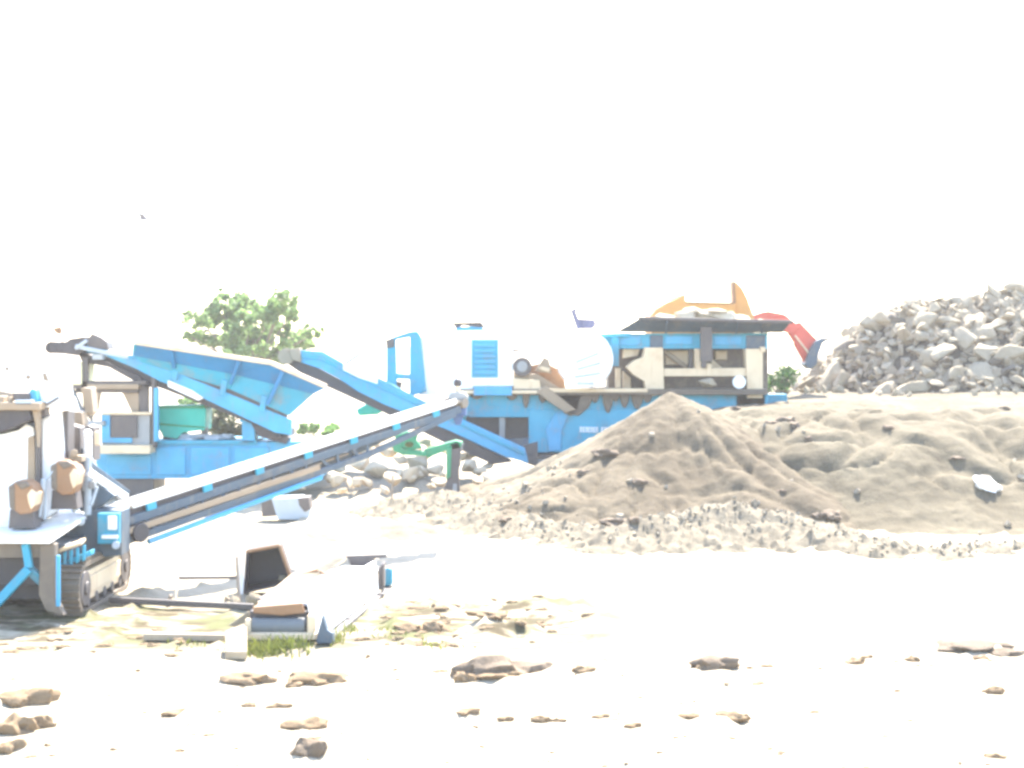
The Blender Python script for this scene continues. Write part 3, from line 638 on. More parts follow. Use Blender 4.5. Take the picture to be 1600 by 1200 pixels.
# ------------------------------------------------------------------ B: blue screening plant with hopper, behind left
Bq = thing('hopper_screener', (P(330, 770, 38.5).x, 38.5, 0), 'blue screening plant with ribbed tilted hopper and dark head drum behind the left conveyor', 'screening machine')
YB = 37.6
q = MB(); q.qpoly([(130, 533), (168, 547), (215, 558), (360, 616), (456, 656), (454, 680), (430, 676), (398, 661), (300, 614), (250, 596), (214, 577), (165, 556), (126, 548)], YB, .18)
q.qpoly([(130, 533), (168, 548), (215, 562), (455, 664), (452, 680), (398, 661), (300, 614), (214, 577), (126, 548)], YB + 1.5, .18)
q.build('inclined_frame', 'bluelt', Bq)
q = MB(); q.qpoly([(160, 555), (215, 571), (450, 672), (450, 684), (214, 592), (158, 565)], YB + .2, 1.28); q.build('inclined_belt', 'dark', Bq)
q = MB(); q.qpoly([(262, 594), (300, 610), (318, 622), (310, 626), (262, 604)], YB - .03, .03); q.build('frame_plate', 'white', Bq)
q = MB()   # hopper: leaning upper sheet and steeper lower sheet, both with thickness
rim = [(213, 537, 36.9), (424, 569, 36.9), (510, 606, 36.9)]
mid = [(208, 556, 37.3), (365, 585, 37.3), (490, 616, 37.3)]
low = [(222, 567, 37.45), (360, 609, 37.45), (452, 650, 37.45)]
def strip(mb_, a, b, t):
    for i in range(len(a) - 1):
        mb_.prism([P(*a[i]), P(*a[i + 1]), P(*b[i + 1]), P(*b[i])], [P(*p_) + Vector((0, t, .03)) for p_ in (a[i], a[i + 1], b[i + 1], b[i])])
strip(q, rim, mid, .06); q.build('hopper_side', 'bluehop', Bq)
q = MB(); strip(q, [(p_[0], p_[1], p_[2] + .01) for p_ in mid], low, .06); q.build('hopper_lower_side', 'blue', Bq)
q = MB(); strip(q, [(a, b, c + 2.6) for a, b, c in rim], [(a, b, c + 2.0) for a, b, c in mid], .06); q.build('hopper_far_side', 'blue', Bq)
q = MB(); q.prism([P(208, 538, 36.9), P(213, 534, 36.9), P(213, 542, 36.95), P(206, 562, 37.5)], [P(208, 538, 39.4), P(213, 534, 39.4), P(213, 542, 39.4), P(206, 562, 39.4)]); q.build('hopper_end', 'blue', Bq)
q = MB()
for a, b in zip(rim, rim[1:]): q.bar(P(*a) + Vector((0, -.03, .03)), P(*b) + Vector((0, -.03, .03)), .16, .10)
q.build('hopper_rim', 'cream', Bq)  # blue hopper's rim made cream to paint its sunlit top
q = MB()
for (x0, y0), (x1, y1) in (((268, 548), (272, 575)), ((374, 563), (360, 600)), ((442, 580), (418, 632))):
    q.bar(P(x0, y0, 36.9), P(x1, y1, 37.35), .09, .06, up=Vector((0, 1, 0)))
q.build('rib', 'bluehop', Bq)
q = MB(); q.qpoly([(240, 560), (448, 638), (450, 664), (240, 580)], YB + .02, .05); q.build('slot_shade', 'dark', Bq)  # dark plate stands in for the shaded gap under the hopper
q = MB()
for x, y in ((277, 583), (352, 607), (414, 632)): q.bar(P(x, y - 14, YB - .2), P(x - 5, y + 10, YB - .09), .14, .1, up=Vector((0, 1, 0)))
q.build('hopper_bracket', 'bluelt', Bq)
q = MB(); q.tube(P(80, 543, 37.5), P(80, 543, 39), .15); q.tube(P(98, 543, 37.4), P(98, 543, 39.1), .15); q.qpoly([(77, 533), (100, 536), (110, 529), (132, 526), (132, 548), (122, 556), (100, 553), (80, 552)], 37.4, 1.6); q.build('head_drum', 'dark', Bq)
q = MB(); q.qpoly([(134, 534), (143, 521), (158, 527), (167, 534), (169, 546), (140, 544)], 37.35, .6); q.build('drive_motor', 'steel', Bq)
q = MB(); q.bar(P(118, 545, 37.3), P(136, 532, 37.3), .1, .08); q.bar(P(118, 541, 37.3), P(200, 558, 37.35), .08, .10); q.qbox(144, 553, 160, 562, 37.4, .3); q.build('head_bracket', 'plastic', Bq)
q = MB(); q.qpoly([(120, 548), (150, 558), (214, 585), (236, 604), (228, 606), (170, 574), (128, 566)], 37.7, 1.0); q.build('head_frame', 'dark', Bq)
q = MB(); q.tube(P(89, 531, 38), P(89, 523, 38), .012); q.qpoly([(82, 513), (94, 510), (96, 517), (93, 523), (86, 520)], 37.95, .12); q.build('beacon', 'rust', Bq)
q = MB(); q.qbox(91, 566, 127, 601, 37.4, 1.2); q.qbox(66, 582, 70, 592, 37.6, .2); q.build('cream_cabinet', paint('yellowed_cream_paint', (.72, .66, .42), amount=.1), Bq)
q = MB(); q.qbox(128, 558, 137, 605, 37.5, .15); q.qpoly([(90, 600), (137, 600), (137, 606), (104, 608)], 37.45, .6); q.build('support_post', 'steel', Bq)
q = MB(); q.qbox(118, 595, 228, 601, 37.5, .2); q.qbox(118, 607, 216, 614, 37.6, .2); q.build('gantry_beam', 'steel', Bq)
q = MB(); q.qbox(126, 600, 216, 608, 37.45, .5); q.qpoly([(190, 612), (216, 612), (220, 645), (206, 645)], 37.7, .15); q.qpoly([(140, 612), (156, 612), (152, 640), (140, 655)], 37.6, .2); q.build('gantry_cladding', 'tan', Bq)
q = MB(); q.qbox(216, 598, 231, 700, 37.7, .2); q.qpoly([(128, 610), (140, 606), (143, 660), (130, 640)], 37.7, .2); q.qbox(236, 590, 243, 700, 37.6, .2); q.build('gantry_post', 'steel', Bq)
q = MB(); q.qbox(240, 606, 247, 690, 37.55, .15); q.build('gantry_pipe', 'bluelt', Bq)
q = MB(); q.qpoly([(104, 605), (112, 607), (136, 660), (160, 660), (160, 664), (104, 664)], 37.4, .25); q.qbox(126, 658, 162, 665, 37.35, .2); q.build('walkway', 'grey', Bq)
q = MB(); q.qbox(159, 648, 234, 695, 37.6, .5); q.build('control_box', 'grey', Bq)
q = MB(); q.qbox(158, 647, 172, 692, 37.55, .2); q.qbox(158, 684, 206, 692, 37.54, .2); q.build('control_frame', 'bluelt', Bq)
q = MB(); q.qbox(173, 650, 214, 684, 37.53, .1); q.build('screen_mesh', 'steel', Bq)
q = MB(); q.qbox(158, 644, 236, 648, 37.5, .25); q.qbox(150, 696, 234, 709, 37.3, .6); q.build('timber_bumper', 'cream', Bq)
q = MB(); q.qpoly([(150, 710), (236, 692), (440, 690), (500, 690), (500, 748), (150, 748)], 38.0, 1.6); ch = q.build('chassis', 'bluelt', Bq)
q = MB()
for x0, x1 in ((166, 236), (244, 290), (298, 358), (366, 420)): q.qpoly([(x0, 712 if x0 < 200 else 699), (x1, 712 if x0 < 200 else 699), (x1, 742), (x0, 742)], 37.95, .05)
q.build('chassis_panel', 'bluelt', ch)
q = MB(); q.qbox(236, 688, 400, 694, 37.9, 1.7); q.build('chassis_top_rail', 'blue', ch)
q = MB(); q.qbox(378, 658, 398, 692, 37.9, .5); q.qbox(374, 655, 402, 660, 37.85, .6); q.build('hopper_leg', 'bluelt', Bq)
q = MB(); q.qpoly([(392, 662), (440, 676), (452, 684), (446, 694), (404, 682)], 37.8, .6); q.ball(P(436, 682, 37.75), .06); q.build('tail_drum', 'dark', Bq)
for x0 in (170, 300):
    q = MB(); q.qbox(x0, 742, x0 + 70, 778, 38.1, 1.3); q.build('skid', 'steel', Bq)
# turquoise box, sacks and chunks on its chassis
tq = thing('generator_box', P(283, 692, 38.3), 'turquoise steel box on two dark legs on the blue screening plant chassis', 'steel box')
q = MB(); q.qpoly([(246, 636), (318, 632), (322, 640), (320, 672), (285, 676), (276, 686), (254, 682), (247, 668)], 38.2, .8); q.build('casing', 'teal', tq)
q = MB(); q.qbox(246, 634, 320, 638, 38.15, .9); q.qpoly([(247, 661), (320, 667), (320, 669), (247, 664)], 38.17, .04); q.build('casing_trim', 'green', tq)
for x in (254, 314): q = MB(); q.qbox(x, 668, x + 8, 691, 38.3, .3); q.build('leg', 'steel', tq)
for (px, py, wd, ht, lab) in ((292, 691, 52, 18, 'grey white sack slumped under the turquoise box'), (345, 691, 44, 13, 'flat grey white sack right of the turquoise box')):
    me = rock_mesh('sack', px, 'plastic', angular=False, flat=.6); k = 38.2 / F; p = P(px, py, 38.3)
    put_rock('sack', me, p + Vector((0, .1, .1)), (wd * k, wd * k * .7, ht * k * 1.6), lab, 'sack', None, rot=(0, 0, 0))

# ------------------------------------------------------------------ D: jaw crusher
D = thing('jaw_crusher', (P(900, 750, 43.0).x, 43.0, 0), 'large blue and white mobile jaw crusher with cream legged hopper behind the dark sand pile', 'crusher')
YD = 42.0
q = MB(); q.qpoly([(720, 616), (1200, 616), (1200, 690), (1040, 700), (1030, 640), (840, 640), (825, 652), (735, 652), (720, 645)], YD, .5); q.qbox(720, 616, 1230, 660, YD + 2.2, .5); q.build('chassis_beam', 'blue', D)
q = MB(); q.qpoly([(826, 640), (1040, 640), (1040, 690), (930, 696), (916, 708), (826, 712)], YD - .05, .5); sp = q.build('side_panel', 'blue', D)
q = MB(); q.qpoly([(868, 645), (884, 640), (892, 640), (878, 672), (876, 704), (858, 706), (853, 670)], YD - .09, .06); q.build('panel_flange', 'bluelt', sp)
q = MB(); r6 = random.Random(4)
for i, x in enumerate((906, 910.6, 915, 919, 923, 927, 931, 939.5, 944, 948, 952)):
    y = 667 + .08 * i; Yt = YD - .075
    q.qbox(x, y, x + 1.5, y + 8.4, Yt, .03); q.qbox(x + 1.4, y, x + 3.4, y + 1.9, Yt - .002, .03)
    if i % 2: q.qbox(x + 1.4, y + 3.4, x + 3.2, y + 5.0, Yt - .002, .03); q.qbox(x + 1.4, y + 6.6, x + 3.4, y + 8.4, Yt - .002, .03)
    else: q.qbox(x + 2.2, y + 1.8, x + 3.4, y + 8.4, Yt - .004, .03)
q.build('lettering', 'letter', sp, bevel=0)
q = MB(); q.qbox(728, 652, 828, 700, YD + .5, 1.2); q.build('conveyor_bay', 'dark', D)
q = MB(); q.qbox(780, 652, 789, 690, YD + .1, .12); q.build('bay_post', 'grey', D)
q = MB(); q.qpoly([(770, 688), (830, 684), (830, 706), (800, 702)], YD - .02, .3); q.build('bay_sill', 'bluegrey', D)
q = MB(); q.qpoly([(816, 696), (840, 690), (840, 730), (816, 722)], YD - .1, .3); q.qpoly([(838, 706), (1040, 694), (1040, 710), (838, 718)], YD + .05, .5); q.build('underframe', 'steel', D)
q = MB(); q.qpoly([(838, 716), (1050, 708), (1060, 745), (850, 750), (838, 735)], YD + .0, .55); q.build('track', 'grey', D)
q = MB(); q.qbox(835, 706, 1060, 716, YD - .05, .6); q.build('track_guard', 'steel', D)
q = MB(); q.qpoly([(852, 716), (1050, 708), (1050, 750), (852, 750)], YD + 2.0, .55); q.build('track', 'grey', D)
# dried mud hanging from the deck
q = MB()
for x, wd, ht in ((745, 22, 8), (800, 18, 10), (822, 12, 22), (848, 14, 14), (898, 62, 34), (950, 18, 30), (976, 16, 22), (996, 20, 24), (890, 40, 34), (1012, 16, 14), (930, 14, 14), (962, 14, 12)):
    q.qpoly([(x - wd / 2, 616), (x + wd / 2, 616), (x + wd * .36, 616 + ht * .6), (x + wd * .1, 616 + ht), (x - wd * .2, 616 + ht * .9), (x - wd * .4, 616 + ht * .5)], YD - .12, .1)
q.build('mud_crust', 'mud', D, bevel=.03)
q = MB(); q.qbox(716, 608, 1200, 617, YD - .3, 2.9); q.build('deck', 'mud', D)
q = MB(); q.qbox(842, 607, 1012, 613, YD - .33, .04); q.qbox(720, 610, 850, 615, YD - .33, .04); q.build('deck_lit_edge', 'cream', D)  # cream strips paint the sunlit edge of the brown deck
q = MB(); q.qpoly([(838, 612), (852, 602), (900, 640), (884, 645), (858, 628)], YD - .35, .15); q.build('chute', 'tan', D)
q = MB(); q.qbox(740, 604, 800, 618, YD - .36, .4); q.build('battery_box', 'bluelt', D)
# engine house
q = MB(); q.qpoly([(654, 528), (672, 521), (710, 517), (762, 516), (788, 518), (802, 530), (802, 605), (740, 605), (735, 618), (655, 618)], YD - .1, 2.1); eh = q.build('engine_house', 'white', D)
q = MB(); q.qbox(737, 531, 778, 590, YD - .14, .06); vt = q.build('vent', 'blue', eh)
q = MB()
for k in range(6): q.qpoly([(741, 537 + k * 8.5), (774, 537 + k * 8.5), (774, 542 + k * 8.5), (741, 542 + k * 8.5)], YD - .19, .05)
q.build('louvre', 'bluelt', vt)
q = MB(); q.qbox(739, 603, 802, 607, YD - .15, .2); q.build('house_sill', 'steel', eh)
q = MB(); q.qpoly([(706, 504), (752, 503), (758, 512), (750, 511), (722, 508), (712, 513)], YD + .1, .8); q.build('exhaust_cap', 'dark', D)
q = MB(); q.qpoly([(712, 511), (752, 509), (758, 517), (712, 518)], YD + .15, .6); q.build('roof_box', 'bluelt', D)
q = MB(); q.bar(P(660, 525, YD - .1), P(712, 518, YD - .1), .02, .02); q.bar(P(755, 515, YD - .1), P(790, 518, YD - .1), .02, .02); q.build('roof_rail', 'steel', D)
q = MB(); q.qpoly([(604, 533), (610, 528), (640, 518), (652, 517), (657, 525), (662, 575), (666, 612), (640, 620), (640, 527), (618, 531), (618, 540), (620, 618), (604, 614)], YD - .25, .3)
q.qpoly([(618, 583), (641, 585), (641, 593), (618, 592)], YD - .24, .25); q.build('ladder_arch', 'blue', D)
q = MB(); q.qpoly([(602, 531), (616, 529), (616, 542), (604, 544)], YD - .3, .3); q.bar(P(580, 536, YD - .2), P(606, 531, YD - .2), .03, .03); q.build('arch_lamp', 'steel', D)
q = MB(); q.qpoly([(605, 594), (628, 597), (624, 616), (606, 612)], YD - .1, .3); q.build('arch_base', 'steel', D)
# product conveyor
K0, K1 = P(832, 722, YD - .7), P(452, 556, YD - .7)
q = MB(); q.qpoly([(466, 547), (504, 549), (534, 566), (572, 582), (612, 600), (645, 618), (700, 645), (820, 700), (826, 724), (790, 714), (700, 672), (600, 632), (560, 612), (530, 592), (500, 576), (470, 566)], YD - .9, .12); q.build('conveyor_frame', 'bluelt', D)
q = MB(); q.qpoly([(470, 553), (500, 556), (530, 572), (645, 624), (820, 706), (820, 712), (645, 630), (530, 578), (500, 562), (470, 560)], YD - .94, .05); q.qpoly([(466, 547), (504, 549), (534, 566), (700, 645), (820, 700), (826, 724), (700, 672), (560, 612), (500, 576), (470, 566)], YD + .2, .1); q.build('conveyor_channel', 'blue', D)
q = MB(); q.qpoly([(440, 556), (470, 560), (500, 576), (600, 630), (700, 672), (800, 722), (770, 726), (690, 690), (590, 640), (480, 590), (448, 568)], YD - .75, .85); q.build('conveyor_belt', 'dark', D)
q = MB(); q.qpoly([(536, 567), (562, 578), (590, 590), (590, 600), (560, 590), (536, 578)], YD - .95, .03); q.build('conveyor_plate', 'white', D)
q = MB(); q.tube(P(447, 557, YD - 1.0), P(447, 557, YD + .3), .22); q.qpoly([(452, 545), (468, 544), (470, 566), (456, 562)], YD - 1.05, .2); q.build('head_drum', 'tan', D)
q = MB(); q.bar(P(540, 568, YD - .8), P(564, 552, YD - .8), .05, .08); q.bar(P(556, 574, YD - .8), P(572, 560, YD - .8), .04, .06); q.build('guard_bracket', 'grey', D)
# flywheel guard
c0 = P(914, 562, YD - .7); k = (YD - .7) / F
q = MB(); q.tube(c0, c0 + Vector((0, .75, 0)), 44.5 * k, n=40); fw = q.build('flywheel_guard', 'white', D, bevel=.05)
q = MB()
for (x0, y0, x1, y1) in ((900, 566, 935, 552), (902, 577, 938, 567), (898, 589, 938, 583), (902, 599, 928, 599)):
    q.bar(P(x0, y0, YD - .71), P(x1, y1, YD - .71), .055, .04, up=Vector((0, 1, 0)))
q.build('guard_slot', 'plastic', fw)
q = MB(); q.tube(P(816, 573, YD - .3), P(816, 573, YD + .2), .26, n=20); q.build('pulley', 'steel', D)
q = MB(); q.qpoly([(803, 578), (850, 566), (880, 580), (884, 608), (803, 608)], YD + .4, .4); q.build('drive_guard', 'rust', D)
q = MB(); q.tube(P(816, 573, YD - .33), P(816, 573, YD - .28), .15, n=16); q.build('pulley_hub', 'grey', D)
q = MB(); q.qpoly([(800, 591), (843, 594), (846, 609), (803, 609)], YD - .2, .6); q.build('tank', 'cream', D)
q = MB(); q.qpoly([(802, 586), (840, 584), (858, 596), (876, 608), (846, 608), (840, 594), (804, 592)], YD - .05, .5); q.qpoly([(836, 580), (850, 558), (858, 562), (862, 584)], YD - .1, .3); q.build('belt_guard_bracket', 'tan', D)
q = MB(); q.qpoly([(840, 576), (846, 572), (860, 576), (858, 582)], YD - .14, .1); q.build('bracket_eye', 'cream', D)
q = MB(); q.qpoly([(891, 484), (899, 483), (909, 513), (902, 516)], YD - .2, .2); q.qbox(896, 482, 922, 485, YD - .2, .2); q.qpoly([(903, 498), (929, 499), (932, 507), (926, 514), (906, 514)], YD - .1, .15); q.build('exhaust_bracket', paint('violet_grey_steel', (.11, .11, .18), amount=.1), D)
q = MB(); q.qbox(800, 546, 812, 550, YD - .1, .1); q.build('grab_rail', 'steel', D)
# jaw body between flywheel and hopper
q = MB(); q.qpoly([(938, 522), (985, 521), (1200, 520), (1200, 545), (955, 545)], YD + .3, 2.4); q.build('hopper_girder', 'blue', D)
q = MB(); q.qbox(962, 524, 1000, 539, YD + .27, .05); q.qbox(1040, 525, 1082, 538, YD + .27, .05); q.qbox(1116, 525, 1158, 539, YD + .27, .05); q.build('girder_lit_patch', 'bluelt', D)  # paler patches paint sunlight on the blue girder
q = MB(); q.qbox(1016, 524, 1036, 544, YD + .26, .06); q.qbox(1166, 524, 1196, 545, YD + .26, .06); q.build('girder_stiffener', 'bluegrey', D)
q = MB(); q.qpoly([(936, 521), (985, 520), (985, 526), (942, 527)], YD + .1, .3); q.qbox(956, 527, 967, 572, YD + .1, .2); q.build('jaw_frame', 'blue', D)
q = MB(); q.qbox(950, 545, 1200, 612, YD + 1.1, 1.2); q.build('jaw_body', paint('mud_brown_steel', (.115, .085, .065), dust=(.3, .24, .17), amount=.8), D)
q = MB(); q.qbox(962, 575, 970, 606, YD + .3, .2); q.qpoly([(975, 545), (1000, 545), (996, 556), (974, 560)], YD + .5, .4); q.qpoly([(974, 580), (985, 590), (986, 612), (974, 612)], YD + .5, .4); q.qbox(1040, 548, 1080, 570, YD + .9, .2); q.qbox(1118, 548, 1136, 562, YD + .9, .2); q.qpoly([(1112, 560), (1130, 576), (1112, 580)], YD + .9, .2); q.build('jaw_plate', 'cream', D)
q = MB(); q.bar(P(1038, 548, YD + .75), P(1072, 574, YD + .75), .12, .1, up=Vector((0, 1, 0))); q.build('diagonal_strut', 'tan', D)
q = MB(); q.qbox(1076, 545, 1082, 577, YD + .5, .2); q.build('strut_post', 'steel', D)
q = MB(); q.qpoly([(1008, 543), (1036, 543), (1038, 616), (1010, 620), (1007, 596), (990, 586), (978, 574), (990, 564), (1005, 558)], YD - .1, .5); q.build('hopper_leg', 'cream', D)
q = MB(); q.qpoly([(1165, 545), (1192, 545), (1192, 622), (1168, 622)], YD - .1, .5); q.qbox(1188, 542, 1196, 550, YD - .15, .2); q.build('hopper_leg', 'cream', D)
q = MB(); q.qpoly([(1034, 576), (1166, 575), (1166, 588), (1034, 588)], YD - .02, .4); q.build('cross_beam', 'cream', D)
q = MB(); q.qbox(1095, 503, 1113, 565, YD - .25, .2); q.qbox(1096, 562, 1104, 574, YD - .2, .15); q.build('centre_post', 'steel', D)
q = MB(); q.qbox(1086, 545, 1096, 576, YD - .0, .3); q.qbox(1104, 568, 1112, 588, YD - .05, .2); q.build('post_shoe', 'cream', D)
q = MB(); q.tube(P(1155, 597, YD - .2), P(1155, 597, YD + .3), .18, n=18); q.build('roller_end', 'white', D)
# hopper
q = MB(); bot = [P(962, 519, YD), P(1222, 520, YD), P(1222, 520, YD + 2.6), P(962, 519, YD + 2.6)]; top = [P(1000, 497, YD - .5), P(1236, 503, YD - .5), P(1236, 503, YD + 3.1), P(1000, 497, YD + 3.1)]
for i in range(4):
    j = (i + 1) % 4; cc = sum(top, Vector()) / 4; inn = lambda v: v + (Vector((cc.x, cc.y, v.z)) - v).normalized() * .08
    q.prism([bot[i], bot[j], top[j], top[i]], [inn(bot[i]), inn(bot[j]), inn(top[j]), inn(top[i])])
q.build('hopper', 'bluegrey', D)
q = MB()
for i in range(4): q.bar(top[i], top[(i + 1) % 4], .10, .09)
q.build('hopper_rim', 'steel', D)
q = MB()
for x in (1040, 1150, 1190): q.bar(P(x, 519, YD - .03), P(x + 3, 502, YD - .5), .05, .10)
q.build('hopper_rib', 'bluegrey', D)
q = MB(); q.qpoly([(1150, 610), (1196, 612), (1196, 690), (1150, 690)], YD + .0, 2.6); q.build('rear_frame', 'blue', D)
for i, (px, py, wd, ht) in enumerate([(1036, 497, 40, 16), (1070, 492, 44, 22), (1100, 493, 36, 22), (1128, 494, 40, 18), (1158, 497, 36, 16), (1085, 484, 34, 12), (1186, 500, 26, 10), (1118, 486, 30, 12)]):
    k = 42.6 / F; p = P(px, py, 42.6)
    put_rock('concrete_chunk', BO[i % 5], p + Vector((0, .1 * (i % 3) - .2, -.05)), (wd * k * 1.25, .8, ht * k * 1.7), 'pale concrete chunk heaped in the mouth of the crusher hopper', 'concrete chunk', 'chunks in the crusher hopper', rot=(0, .1, i))
q = MB(); q.sheet([P(1010, 506, YD + .1), P(1225, 508, YD + .1), P(1225, 508, YD + 2.5), P(1010, 506, YD + 2.5)], .2); o = q.build('hopper_floor', 'concrete', D)
put_rock('boulder', CH[2], P(1105, 600, 41.2), (.75, .6, .55), 'pale boulder resting under the crusher cross beam at the sand pile peak', 'boulder', None, rot=(.2, .3, 1))

# ------------------------------------------------------------------ E: excavator behind the hopper
YE = 47.5; E0 = Vector((P(1100, 600, YE).x, YE + 1, BZ))
E = thing('excavator', E0, 'orange and red excavator behind the crusher hopper with its arm reaching down to the rubble', 'excavator')
q = MB(); q.qpoly([(1012, 500), (1024, 484), (1040, 474), (1060, 466), (1071, 462), (1071, 470), (1080, 473), (1148, 474), (1150, 560), (1030, 560)], YE, 2.2); q.build('house', 'orange', E)
q = MB(); q.bar(P(1036, 472, YE), P(1072, 460, YE), .06, .06); q.bar(P(1072, 472, YE - .02), P(1146, 474, YE - .02), .06, .05); q.build('handrail', 'rust', E)
q = MB(); q.qpoly([(1145, 440), (1150, 440), (1160, 450), (1168, 466), (1178, 494), (1178, 540), (1146, 540)], YE + .3, .55); q.build('boom', 'orange', E)
q = MB(); q.qpoly([(1144, 439), (1148, 439), (1150, 474), (1145, 474)], YE + .27, .6); q.build('boom_edge', 'rust', E)
q = MB(); q.qpoly([(1176, 493), (1190, 488), (1200, 486), (1226, 491), (1240, 502), (1250, 512), (1240, 522), (1220, 516), (1176, 512)], YE + .35, .45); q.build('boom_tip', 'red', E)
q = MB(); q.qpoly([(1238, 506), (1250, 503), (1276, 530), (1272, 548), (1264, 562), (1256, 556), (1244, 538), (1232, 520)], YE + .4, .35); q.qpoly([(1240, 537), (1246, 536), (1266, 566), (1260, 572)], YE + .45, .2); q.build('dipper_arm', 'red', E)
q = MB(); q.bar(P(1242, 524, YE + .3), P(1264, 552, YE + .3), .05, .05); q.build('bucket_ram', 'cream', E)
q = MB(); q.qpoly([(1274, 534), (1284, 528), (1300, 528), (1286, 536), (1280, 550), (1276, 570), (1266, 577), (1258, 570), (1262, 556), (1266, 546)], YE + .2, .8); q.build('bucket', 'bluegrey', E)
q = MB(); q.qbox(1040, 560, 1150, 580, YE + .4, 1.4); q.build('turntable', 'steel', E)
for dy in (0, 1.9):
    q = MB(); q.qpoly([(1016, 590), (1026, 580), (1164, 580), (1176, 590), (1176, 612), (1164, 624), (1026, 624), (1016, 612)], YE - .2 + dy, .5); q.build('track', 'steel', E)

# ------------------------------------------------------------------ fallen conveyor section and scrap, left foreground
S0 = Vector((-2.95, 20.5, 0)); Sq = thing('conveyor_section', S0, 'white sided conveyor section lying on the ground with a steel roller at its near end', 'conveyor section')
q = MB(); q.prism([P(484, 938, 19.75), P(498, 1000, 19.75), P(592, 926, 23.4), P(587, 877, 23.4)], [v + Vector((-.05, 0, 0)) for v in (P(484, 938, 19.75), P(498, 1000, 19.75), P(592, 926, 23.4), P(587, 877, 23.4))]); q.build('side_plate', 'white', Sq)
q = MB(); q.prism([P(402, 940, 20.2), P(420, 946, 20.3), P(462, 905, 23.0), P(540, 872, 24.3), P(520, 868, 24.3), P(455, 897, 22.4)], [v + Vector((0, .03, -.06)) for v in (P(402, 940, 20.2), P(420, 946, 20.3), P(462, 905, 23.0), P(540, 872, 24.3), P(520, 868, 24.3), P(455, 897, 22.4))]); q.build('side_flange', 'cream', Sq)
q = MB(); q.sheet([P(410, 946, 20.2), P(486, 940, 19.95), P(600, 886, 24.2), P(538, 884, 24.3), P(480, 896, 23.2)], .05); q.build('trough_floor', 'white', Sq)
q = MB(); q.bar(P(470, 899, 22.6), P(496, 891, 22.9), .04, .07); q.bar(P(500, 893, 22.9), P(512, 900, 22.7), .03, .04); q.build('trough_lip', 'rust', Sq)
q = MB(); q.bar(P(405, 938, 20.3), P(458, 905, 22.6), .03, .06); q.build('flange_edge', 'steel', Sq)
q = MB(); q.sheet([P(396, 950, 19.75), P(470, 944, 19.75), P(474, 936, 20.2), P(405, 941, 20.3)], .05); q.qpoly([(394, 949), (472, 942), (476, 958), (440, 962), (396, 958)], 19.72, .06); q.build('belt_end', 'rust', Sq)
q = MB(); q.qbox(390, 955, 488, 968, 19.85, .5); q.build('inner_shadow_frame', 'dark', Sq).name = 'inner_shade'  # dark block stands in for the shadow above the roller
q = MB(); a, b = P(394, 978, 19.75), P(478, 978, 19.75); q.tube(a, b, .105, n=24); rl = q.build('roller', 'roller', Sq)
q = MB(); q.tube(a - Vector((.04, 0, 0)), b + Vector((.08, 0, 0)), .03); q.build('roller_shaft', 'steel', rl)
q = MB(); q.qbox(383, 990, 494, 1000, 19.55, .12); q.qbox(383, 968, 391, 1000, 19.6, .10); q.qbox(480, 962, 492, 1000, 19.58, .14); q.build('end_frame', 'cream', Sq)
q = MB(); q.qpoly([(494, 1006), (495, 994), (504, 960), (511, 984), (520, 990), (521, 1006)], 19.5, .2); q.build('foot_bracket', 'bluegrey', Sq)
q = MB(); q.prism([P(498, 1002, 19.72), P(514, 1002, 19.65), P(614, 915, 24.2), P(606, 914, 24.2)], [v + Vector((0, 0, -.055)) for v in (P(498, 1002, 19.72), P(514, 1002, 19.65), P(614, 915, 24.2), P(606, 914, 24.2))])
for t in (.35, .6, .8): pp = P(500, 1000, 19.72).lerp(P(612, 912, 24.2), t); q.box((pp.x - .02, pp.y - .05, 0), (pp.x + .08, pp.y + .05, pp.z))
q.build('bottom_rail', 'dark', Sq)
q = MB(); q.qpoly([(536, 869), (604, 866), (604, 871), (586, 873), (578, 884), (568, 889), (550, 888), (544, 873)], 24.35, .10); q.build('discharge_lip', 'dark', Sq)
q = MB(); q.qpoly([(598, 893), (606, 887), (613, 890), (613, 914), (598, 917)], 24.1, .2); q.build('end_plate', 'blue', Sq)
q = MB(); q.qbox(590, 886, 594, 922, 23.5, .05); q.qpoly([(594, 884), (600, 880), (600, 918), (594, 922)], 23.55, .3); q.build('end_strip', 'steel', Sq)

# open steel box
bx = thing('steel_bin', G(410, 932), 'rusty open steel bin lying on its side beyond the fallen conveyor section', 'bin')
Yb = 23.3; fr = [(384, 862), (437, 852), (457, 912), (380, 928)]
bk = [(392, 868), (436, 860), (450, 905), (388, 918)]
q = MB(); f_ = [P(x, y, Yb) for x, y in fr]; b_ = [v + Vector((-.06, .6, .0)) for v in f_]; cc = sum(f_, Vector()) / 4
for i in range(4):
    j = (i + 1) % 4; inn = lambda v: v + (Vector((cc.x, v.y, cc.z)) - v).normalized() * .05
    q.prism([f_[i], f_[j], b_[j], b_[i]], [inn(f_[i]), inn(f_[j]), inn(b_[j]), inn(b_[i])])
q.prism(b_, [v + Vector((0, .04, 0)) for v in b_]); q.build('bin_body', 'dark', bx)
q = MB(); q.prism([P(370, 868, 23.2), P(383, 862, 23.2), P(380, 930, 23.2), P(374, 930, 23.2)], [P(370, 868, 23.9), P(383, 862, 23.9), P(380, 930, 23.9), P(374, 930, 23.9)]); q.build('bin_lit_side', 'white', bx)  # left face made white to paint the sun on it
q = MB(); q.bar(f_[0], f_[1], .05, .05); q.bar(f_[1], f_[2], .05, .05); q.build('bin_rim', 'rust', bx)
put_rock('concrete_chunk', CH[1], G(440, 926) + Vector((0, .15, .16)), (.26, .26, .34), 'pale concrete piece leaning in the mouth of the rusty steel bin', 'concrete chunk', None, rot=(.2, .3, .5))
